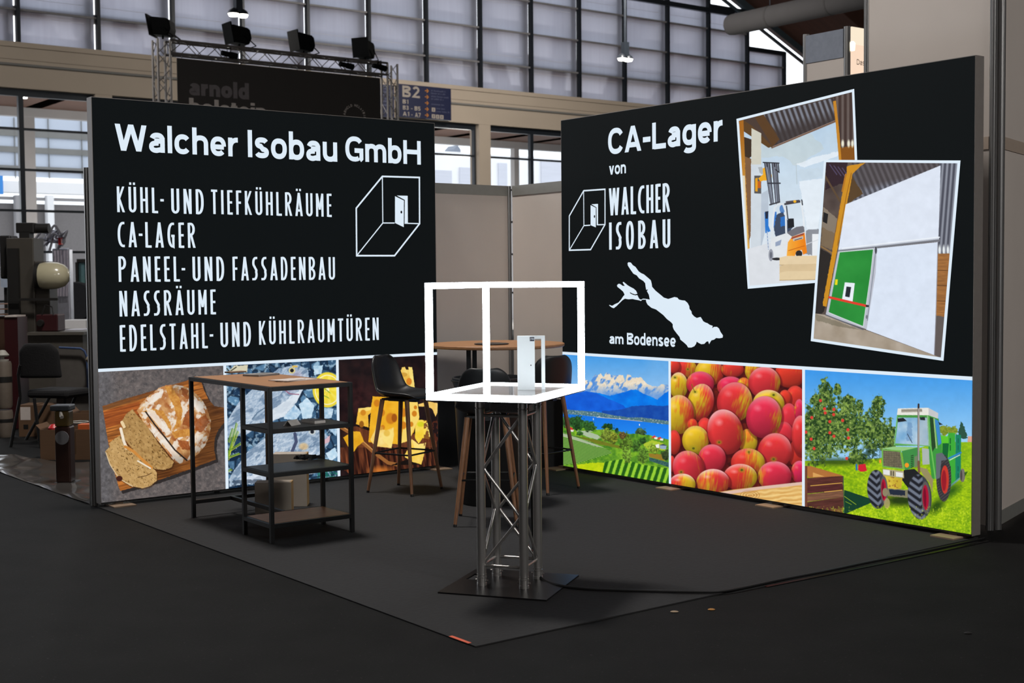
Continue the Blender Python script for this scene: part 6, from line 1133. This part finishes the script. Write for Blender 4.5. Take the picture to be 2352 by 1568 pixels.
# column machine
t = lthing('column_machine', 'grey column machine with a dark motor head and a cream dome at the left edge', 'machine', 80, 15.5)
bxp(MB(), 20, 546, 76, 790, 15.5, .35, base=0).obj('column', M_mg, t, smooth=False, bevel=.01)
bxp(MB(), 76, 600, 112, 790, 15.55, .28, base=0).obj('side_column', M_mg, t, smooth=False, bevel=.008)
bxp(MB(), 22, 570, 40, 790, 15.42, .06, base=0).obj('recess_panel', M_md, t, smooth=False)
bxp(MB(), 44, 532, 67, 547, 15.6, .15).obj('neck', M_md, t, smooth=False)
p = at_depth(36, 524, 15.7); q = at_depth(76, 524, 15.7); r = at_depth(113, 524, 15.7); f = MB(); b0 = base_
bxp(f, 36, 511, 77, 535, 15.6, .18); f.obj('motor_block', M_md, t, smooth=False, bevel=.01)
f = MB(); f.cyl((q[0]-b0[0]-.02, q[1]-b0[1], q[2]), (r[0]-b0[0], r[1]-b0[1], r[2]), .058, n=24); f.obj('motor_barrel', M_md, t)
c = at_depth(92, 633, 15.45); f = MB(); f.lathe([(0, -.03), (.155, -.03), (.155, .03), (0, .035)], (c[0]-b0[0], c[1]-b0[1], c[2]), 30, axis='X'); f.obj('dome_flange', M_md, t)
f = MB(); f.lathe([(.145, 0), (.158, .05), (.16, .12), (.152, .2), (.125, .27), (.075, .315), (0, .33)], (c[0]-b0[0]+.03, c[1]-b0[1]-.05, c[2]), 36, axis='X'); f.obj('dome', M_cream, t, label='cream enamelled dome')
f = MB(); bxp(f, 0, 540, 24, 640, 15.6, .25); f.obj('side_head', M_md, t, smooth=False, bevel=.02)
f = MB(); bxp(f, 20, 684, 132, 691, 15.35, .03); f.obj('clamp_bar', M_md, t, smooth=False)
# dark red units on a bench
t = lthing('work_bench', 'grey bench cabinet carrying red machines behind the black chair at the left', 'bench', 140, 14.6)
bxp(MB(), 66, 768, 190, 850, 14.6, .5, base=.02).obj('cabinet', mat('bench_grey', (74, 70, 64), .6), t, smooth=False); bxp(MB(), 62, 762, 192, 770, 14.55, .6).obj('worktop', mat('bench_top', (84, 80, 74), .5), t, smooth=False)
zt = at_depth(100, 762, 14.55)[2]
t = lthing('red_pump_unit', 'dark red machine unit with a round black opening standing on the grey bench', 'machine', 108, 14.7)
bxp(MB(), 83, 722, 132, 763, 14.7, .25, base=zt+.001).obj('housing', M_red, t, smooth=False, bevel=.01)
c = at_depth(93, 742, 14.69); f = MB(); f.lathe([(0, -.03), (.035, -.03), (.045, .02), (0, .02)], (c[0]-base_[0], c[1]-base_[1], c[2]), 20, axis='Y'); f.obj('opening', M_md, t)
f = MB(); f.tube([(-.06, 0, at_depth(108, 722, 14.7)[2]), (-.03, .02, at_depth(108, 700, 14.7)[2]), (.05, .02, at_depth(108, 705, 14.7)[2]), (.07, 0, at_depth(108, 724, 14.7)[2])], .008, 6); f.obj('hose', M_md, t)
t = lthing('red_cabinet', 'narrow dark red cabinet at the far left edge with papers on its top', 'cabinet', 24, 14.9)
bxp(MB(), 12, 728, 40, 830, 14.9, .3, base=.01).obj('body', M_red, t, smooth=False); bxp(MB(), 11, 724, 38, 728, 14.88, .28).obj('top_sheet', M_paper, t, smooth=False)
for i, (y0, y1) in enumerate(((645, 678), (700, 706))):
    pass
for px0, px1, y0, y1, Y, nm, lb, ml in ((134, 197, 735, 755, 19.0, 'white_counter', 'white slab standing in for the bright outside floor left of the lit wall, above the bench', M_wb), (145, 187, 757, 770, 17.0, 'white_carton', 'small white carton behind the grey bench, left of the lit wall', mat('carton_white', (214, 214, 226), .6))):  # first slab is made up to show the bright floor outside
    t = lthing(nm, lb, nm.split('_')[1], (px0+px1)/2, Y); bxp(MB(), px0, y0, px1, y1, Y, .5).obj('slab' if 'counter' in nm else 'body', ml, t, smooth=False); z1 = at_depth(px0, y1, Y)[2]
    f = MB(); w_ = (px1-px0)*Y/3035
    for sx in (-.4, .4): f.span((sx*w_-.03, .2, 0), (sx*w_+.03, .26, z1))
    f.obj('support', M_md, t, smooth=False)
# trolley with blue handle, right behind the chair
t = lthing('hand_trolley', 'grey flat trolley with a bent blue push handle behind the black chair', 'trolley', 170, 14.0)
bxp(MB(), 128, 800, 204, 850, 14.05, .02, base=.25).obj('back_panel', mat('trolley_grey', (84, 80, 76), .6), t, smooth=False); bxp(MB(), 128, 900, 204, 906, 14.0, .5).obj('deck', M_md, t, smooth=False)
pts = [at_depth(x, y, 14.0) for x, y in ((136, 798), (160, 799), (186, 800), (194, 806), (199, 818), (201, 850), (202, 900))]; f = MB(); f.tube([(p[0]-base_[0], p[1]-base_[1], p[2]) for p in pts], .012, 8); f.obj('push_handle', mat('blue_tube', (64, 84, 124), .35, .3), t)
z_ = at_depth(130, 906, 14.0)[2]
for sx in (-.14, .14):
    for sy in (.06, .44): f = MB(); f.lathe([(.02, -.02), (.08, -.02), (.08, .02), (.02, .02)], (sx, sy, .08), 18, axis='X'); f.cyl((sx, sy, .08), (sx, sy, z_), .015, n=8); f.obj('wheel', M_md, t)
c = at_depth(192, 829, 13.6); f = MB(); f.lathe([(0, -.05), (.05, -.045), (.075, 0), (.06, .03), (0, .04)], (0, 0, 0), 14); o = f.obj('parts_bag', mat('brass_bag', (120, 104, 76), .4, .4, .3, 40)); o.location = (c[0], c[1]+.3, c[2]+.0); tag(o, 'small shiny bag of parts beside the blue trolley handle', 'bag')
# black visitor chair
CH = 13.3; t = lthing('visitor_chair', 'black upholstered visitor chair on four legs standing behind the pump column', 'chair', 95, CH)
M_fab = mat('black_fabric', (22, 22, 24), .9, 0, .1, 60, bump=.2)
def lp(x, y, Y): p = at_depth(x, y, Y); return (p[0]-base_[0], p[1]-base_[1], p[2])
f = MB(); n = 10; vs = []
for i in range(n+1):
    for j in range(9):
        u = j/8*2-1; v = i/n; wv = .215*(1-.10*v)*(1-.35*max(0, v-.8)/.2); zz_ = lp(95, 868, CH)[2]+v*(lp(95, 787, CH)[2]-lp(95, 868, CH)[2])
        vs.append((lp(92, 800, CH)[0]+u*wv, .03*(u*u)-.05*v-.02, zz_))
f.add(vs, [(i*9+j, i*9+j+1, (i+1)*9+j+1, (i+1)*9+j) for i in range(n) for j in range(8)]); f.obj('backrest', M_fab, t, solid=.05, sub=1)
sx0, sx1 = lp(58, 890, CH)[0], lp(188, 890, CH)[0]; sz = lp(120, 905, CH)[2]
f = MB(); f.prism([(sx0, .02, sz-.04), (sx1-.12, -.1, sz-.04), (sx1, .28, sz-.04), (sx0+.1, .45, sz-.04)], (0, 0, .085)); f.obj('seat', M_fab, t, smooth=False, bevel=.03)
for (x, y, Y), top in (((38, 1022, CH), (46, 900)), ((90, 1030, CH-.1), (78, 900)), ((172, 1000, CH+.35), (176, 900)), ((120, 990, CH+.6), (120, 900))):
    g = on_ground(x, y); a_ = Vector((g[0]-base_[0], Y-base_[1], 0)); b_ = Vector((lp(top[0], top[1], Y)[0], Y-base_[1], sz-.03)); f = MB(); f.tube([a_, b_], .016, 10); f.obj('leg', M_blk, t)
f = MB(); f.tube([(lp(46, 890, CH)[0], 0, sz-.03), (lp(44, 850, CH)[0], -.03, sz+.2), (lp(50, 830, CH)[0], -.05, sz+.3)], .014, 8); f.obj('back_bracket', M_blk, t)
# pump column
PY = 10.81; t = lthing('dispenser_column', 'dark brown dispenser column with a grey head and a round badge, beside the left lit wall', 'dispenser', 141, PY)
k = PY/3035; zz = lambda y: at_depth(141, y, PY)[2]
M_db = mat('dark_brown', (52, 30, 24), .35, 0, .1, 8); M_amb = mat('amber_top', (104, 84, 40), .3, 0, .1, 10)
f = MB(); f.box((.005, .03, .012), (.17, .17, .018)); f.obj('base_plate', M_md, t, smooth=False)
f = MB(); f.span((-17.5*k, -.06, .021), (17*k, .07, zz(978))); f.obj('shaft', M_db, t, smooth=False, bevel=.012)
f = MB(); f.span((-17*k, -.058, zz(978)), (15*k, .068, zz(942))); f.obj('upper_shaft', M_amb, t, smooth=False, bevel=.012, label='amber upper section of the column')
f = MB(); f.span((-26*k, -.075, zz(942)), (19*k, .085, zz(929))); f.obj('head', mat('slate_head', (58, 62, 66), .4, .2), t, smooth=False, bevel=.01)
f = MB(); f.cyl((-2*k, -.06, zz(945)), (5*k, -.11, zz(955)), .012, .016, n=12); f.obj('spout', mat('pale_spout', (170, 166, 160), .3, .6), t)
f = MB(); f.lathe([(0, -.006), (.053, -.006), (.055, 0), (0, 0)], (0, -.061, zz(1003)), 30, axis='Y'); bd_ = f.obj('badge', mat('black_badge', (12, 14, 16), .4), t)
f = MB(); f.lathe([(.052, -.009), (.056, -.009), (.056, -.002), (.052, -.002)], (0, -.061, zz(1003)), 30, axis='Y'); f.obj('badge_ring', mat('badge_grey', (120, 120, 124), .4), bd_)
f = MB(); zc = zz(1004)
ribbon(f, [(-.038+i*.0038, .35*(-.038+i*.0038)*1.2+.009*math.sin(i*1.5)) for i in range(20)], .005, lambda x, z: (x, -.0685, zc+z)); f.obj('badge_script', mat('badge_grey', (120, 120, 124), .4), bd_, smooth=False)
c = on_ground(141, 1116); f = MB(); f.tube([(c[0]+.045*math.cos(i*math.pi/9), c[1]-.06+.03*math.sin(i*math.pi/9), .008) for i in range(18)], .005, 6, closed=True); tag(f.obj('brass_ring', mat('brass', (176, 150, 96), .35, .5)), 'small pale ring lying on the floor at the foot of the dispenser column', 'ring')
# cardboard boxes
M_card = mat('cardboard', (98, 72, 50), .8, 0, .06, 6, stretch=(1, 1, 10)); M_tape = mat('brown_tape', (82, 60, 40), .4)
def carton(lb, x0, y0, x1, y1, Y, dep, flaps=True, base=0.0, tape=True):
    t = lthing('cardboard_box', lb, 'box', (x0+x1)/2, Y); p = lp(x0, y1, Y); q = lp(x1, y0, Y); z0 = base+.001; z1 = q[2]; xa, xb = p[0], q[0]
    f = MB(); th = .006
    f.span((xa, 0, z0), (xb, th, z1)); f.span((xa, dep-th, z0), (xb, dep, z1)); f.span((xa, th, z0), (xa+th, dep-th, z1)); f.span((xb-th, th, z0), (xb, dep-th, z1)); f.span((xa+th, th, z0), (xb-th, dep-th, z0+th))
    if not flaps: f.span((xa+th, th, z1-th), (xb-th, dep-th, z1))
    f.obj('body', M_card, t, smooth=False)
    if flaps:
        for sx, hgt in ((xa, .04), (xb, .05)):
            f = MB(); d_ = -.1 if sx == xa else .1; f.prism([(sx, .01, z1), (sx, dep-.01, z1), (sx+d_*.4, dep-.01, z1+hgt), (sx+d_*.4, .01, z1+hgt)], (0, 0, .005)); f.obj('flap', M_card, t, smooth=False)
    if tape: xm = xa+(xb-xa)*.66; f = MB(); f.span((xm-.025, -.0012, z0+.06), (xm+.025, 0, z1-.02)); f.obj('tape_strip', M_tape, t, smooth=False)
    return t, xa, xb, z1
t, xa, xb, z1 = carton('large open cardboard box on the floor behind the dispenser column', 93, 986, 207, 1056, 12.3, .32, True)
g0 = base_
f = MB(); f.lathe([(0, 0), (.05, .02), (.055, .10), (.03, .13), (0, .135)], (0, 0, 0), 14); o = f.obj('red_pouch', mat('red_plastic', (190, 40, 44), .4)); o.location = (g0[0]+xa+.10, g0[1]+.1, z1-.09); tag(o, 'red pouch sticking out of the large open cardboard box', 'pouch')
f = MB(); f.box((0, 0, .05), (.11, .12, .10)); o = f.obj('orange_carton', mat('orange_card', (204, 96, 44), .5), smooth=False, bevel=.004); o.location = (g0[0]+xb-.07, g0[1]+.09, z1-.055); tag(o, 'orange carton sticking out of the large open cardboard box', 'box')
t = lthing('plastic_tub', 'round clear plastic tub behind the large open cardboard box', 'tub', 174, 12.75)
z_ = lp(174, 964, 12.75)[2]; f = MB(); f.lathe([(0, 0), (.075, 0), (.088, z_-.03), (.08, z_-.03), (.07, .02), (0, .02)], (0, 0, .001), 26); f.obj('body', mat('milky_plastic', (124, 116, 112), .3), t); f = MB(); f.tube([(.088*math.cos(i*math.pi/14), .088*math.sin(i*math.pi/14), z_-.02) for i in range(28)], .007, 6, closed=True); f.obj('rim', mat('pale_plastic', (170, 168, 160), .5), t)
t, xa, xb, z1 = carton('cardboard box with a white label beneath the black visitor chair', 44, 930, 78, 1000, 14.2, .3, False, 0, False)
f = MB(); f.span((xa+.02, -.001, z1-.16), (xb-.04, 0, z1-.02)); f.obj('paper_label', M_paper, t, smooth=False); f = MB(); f.span((xa+.05, -.0012, z1-.26), (xa+.1, 0, z1-.21)); f.obj('hand_hole', M_md, t, smooth=False)
carton('plain brown cardboard box standing behind the black visitor chair', 84, 930, 123, 985, 14.0, .3, False, 0, False)
carton('open cardboard box behind the plastic tub, with a raised flap', 165, 948, 204, 990, 12.9, .25, True, 0, False)
carton('reddish brown cardboard box leaning beside the blue handled trolley', 146, 842, 204, 900, 14.53, .02, False, .0, False)
# barrels at the very edge
for i, (y0, y1, lb) in enumerate(((830, 933, 'upper cream barrel with a dark band at the far left edge'), (941, 1000, 'lower cream barrel at the far left edge, beneath the upper one'))):
    Y = 14.2; x = at_depth(4, 700, Y)[0]; z0 = 0 if i else at_depth(4, 937, Y)[2]+.002; z1 = at_depth(4, y0, Y)[2]; t = thing('barrel', lb, 'barrel', (x, Y, z0), 0); H_ = z1-z0; r_ = .085
    f = MB(); f.lathe([(0, 0), (r_*.9, 0), (r_, .03), (r_, H_-.03), (r_*.9, H_), (0, H_)], n=28); f.obj('body', mat('cream_barrel', (110, 100, 90), .5), t)
    f = MB(); f.lathe([(r_+.003, H_*.56), (r_+.003, H_*.68)], n=28); f.obj('band', M_md, t)
x, y, z = at_depth(6, 830, 14.2); f = MB(); f.lathe([(0, .001), (.06, .001), (.065, .02), (.02, .025), (.02, .05), (.06, .055), (.07, .07), (.03, .12), (0, .125)], n=20); o = f.obj('barrel_valve', mat('pale_plastic', (170, 168, 160), .5)); o.location = (x, 14.2, z); tag(o, 'pale plastic valve cap on the top barrel at the far left edge', 'valve')
# plastic foil on the floor
P = [on_ground(*p) for p in ((-40, 1066), (0, 1083), (60, 1105), (110, 1124), (160, 1142), (206, 1160), (208, 1110), (207, 1062), (120, 1062), (60, 1040), (-40, 1020))]
gx, gy = 40, 26; f = MB(); vs = []
A0, A1, A2, A3 = [np.array(on_ground(*p)[:2]) for p in ((-60, 1064), (206, 1160), (206, 1068), (-60, 1042))]
r3 = random.Random(3); ph = [(r3.uniform(3, 11), r3.uniform(0, 6.28), r3.uniform(0, 6.28)) for _ in range(7)]
for i in range(gx+1):
    for j in range(gy+1):
        u, v = i/gx, j/gy; q = (A0*(1-u)+A1*u)*(1-v)+(A3*(1-u)+A2*u)*v; hgt = sum(abs(math.sin(k*(q[0]*math.cos(a_)+q[1]*math.sin(a_))+b_))**6 for k, a_, b_ in ph)*.006
        vs.append((q[0], q[1], .003+hgt*(1 if 0 < j else .4)))
f.add(vs, [(i*(gy+1)+j, (i+1)*(gy+1)+j, (i+1)*(gy+1)+j+1, i*(gy+1)+j+1) for i in range(gx) for j in range(gy)])
o = f.obj('plastic_foil', mat('clear_foil', (64, 62, 60), .16, 0, .12, 3, spec=.8), smooth=True); tag(o, 'crumpled clear plastic foil covering the floor around the dispenser column', 'foil')
# tractor and hanging milking gear behind the glass at the left
TY = 31.0; t = lthing('tractor', 'dark tractor with red wheel rims and lime bonnet seen through the left windows', 'tractor', 178, TY)
M_tire = mat('tyre', (36, 38, 44), .8, 0, .15, 20); M_rim = mat('red_rim', (214, 48, 50), .5)
def wheel(px, py, r_px, rim_px, ml, tilt):
    c = lp(px, py, TY); k_ = TY/3035; R_, q_ = r_px*k_, rim_px*k_; f = MB(); f.lathe([(q_, -.12), (R_*.95, -.14), (R_, -.08), (R_, .08), (R_*.95, .14), (q_, .12)], c, 36, axis='Y'); o = f.obj('tyre', M_tire, t)
    f = MB(); f.lathe([(0, .02), (q_*.25, -.02), (q_*.6, .0), (q_, -.11), (q_, .1), (0, .1)], c, 30, axis='Y'); f.obj('rim', ml, o); return c
wheel(177, 692, 45, 21, M_rim, 0); wheel(140, 706, 30, 14, M_mg, 0)
bxp(MB(), 150, 652, 240, 680, TY+.3, 1.2).obj('bonnet', mat('lime_bonnet', (164, 206, 40), .4), t, smooth=False, bevel=.05); bxp(MB(), 160, 676, 240, 712, TY+.35, 1.0).obj('chassis', M_md, t, smooth=False)
bxp(MB(), 179, 600, 236, 654, TY+.5, 1.3).obj('cab_glass', mat('teal_cab_glass', (120, 160, 170), .15), t, smooth=False); bxp(MB(), 176, 594, 240, 602, TY+.4, 1.5).obj('cab_roof', M_md, t, smooth=False)
f = MB(); bxp(f, 174, 602, 178, 660, TY+.4, .1); bxp(f, 196, 602, 199, 656, TY+.4, .1); f.obj('cab_pillar', M_md, t, smooth=False)
GY = 22.0; t = lthing('milking_rack', 'hanging rack of pale metal milking gear behind the dome of the column machine', 'rack', 132, GY)
M_gal = mat('galvanised', (176, 178, 190), .35, .5, .08, 12); f = MB()
bxp(MB(), 124, 570, 158, 770, GY, .2, base=0).obj('frame', M_gal, t, smooth=False, bevel=.02)
r4 = random.Random(5)
for i in range(9):
    x0 = 90+r4.random()*60; y0 = 530+r4.random()*30; pts = [lp(x0+dx, y0+dy+r4.uniform(-6, 6), GY-.1-.05*i) for dx, dy in ((-22, 8), (-8, -8), (8, 2), (22, -6), (14, 18))]; f = MB(); f.tube(smoothpts([Vector(p) for p in pts], 4), .022, 6); f.obj('metal_tube', M_gal, t)
for i in range(5):
    x0 = 126+7*i; f = MB(); f.tube([lp(x0, 575, GY-.15), lp(x0+2, 620, GY-.2), lp(x0-1, 680, GY-.15)], .02, 6); f.obj('hose', mat('pale_hose', (186, 180, 194), .5), t)
bxp(MB(), 134, 545, 140, 562, GY-.3, .1).obj('red_valve', M_rim, t, smooth=False)
t = lthing('red_crate', 'small red crate on a dark rack left of the grey machine column', 'crate', 27, 18.0)
bxp(MB(), 22, 580, 35, 597, 18.0, .2).obj('body', mat('red_plastic', (190, 40, 44), .4), t, smooth=False); bxp(MB(), 10, 598, 37, 601, 17.95, .4).obj('shelf_board', M_wb, t, smooth=False); bxp(MB(), 2, 612, 21, 660, 18.0, .3).obj('pale_bag', mat('pale_blue_bag', (176, 190, 210), .5), t, smooth=False); bxp(MB(), 10, 601, 14, 700, 18.1, .1, base=0).obj('post', M_md, t, smooth=False)
t = lthing('wooden_pallet_stack', 'brown wooden crates low at the far left edge behind the red cabinet', 'crate', 10, 17.0)
for i, y in enumerate((700, 712, 724)): bxp(MB(), -20, y-3, 24, y-1, 17.0, .5).obj('plank', mat('crate_wood', (132, 92, 66), .7), t, smooth=False)
bxp(MB(), -20, 727, 24, 790, 17.05, .4, base=0).obj('body', mat('brown_crate', (74, 50, 36), .7), t, smooth=False)
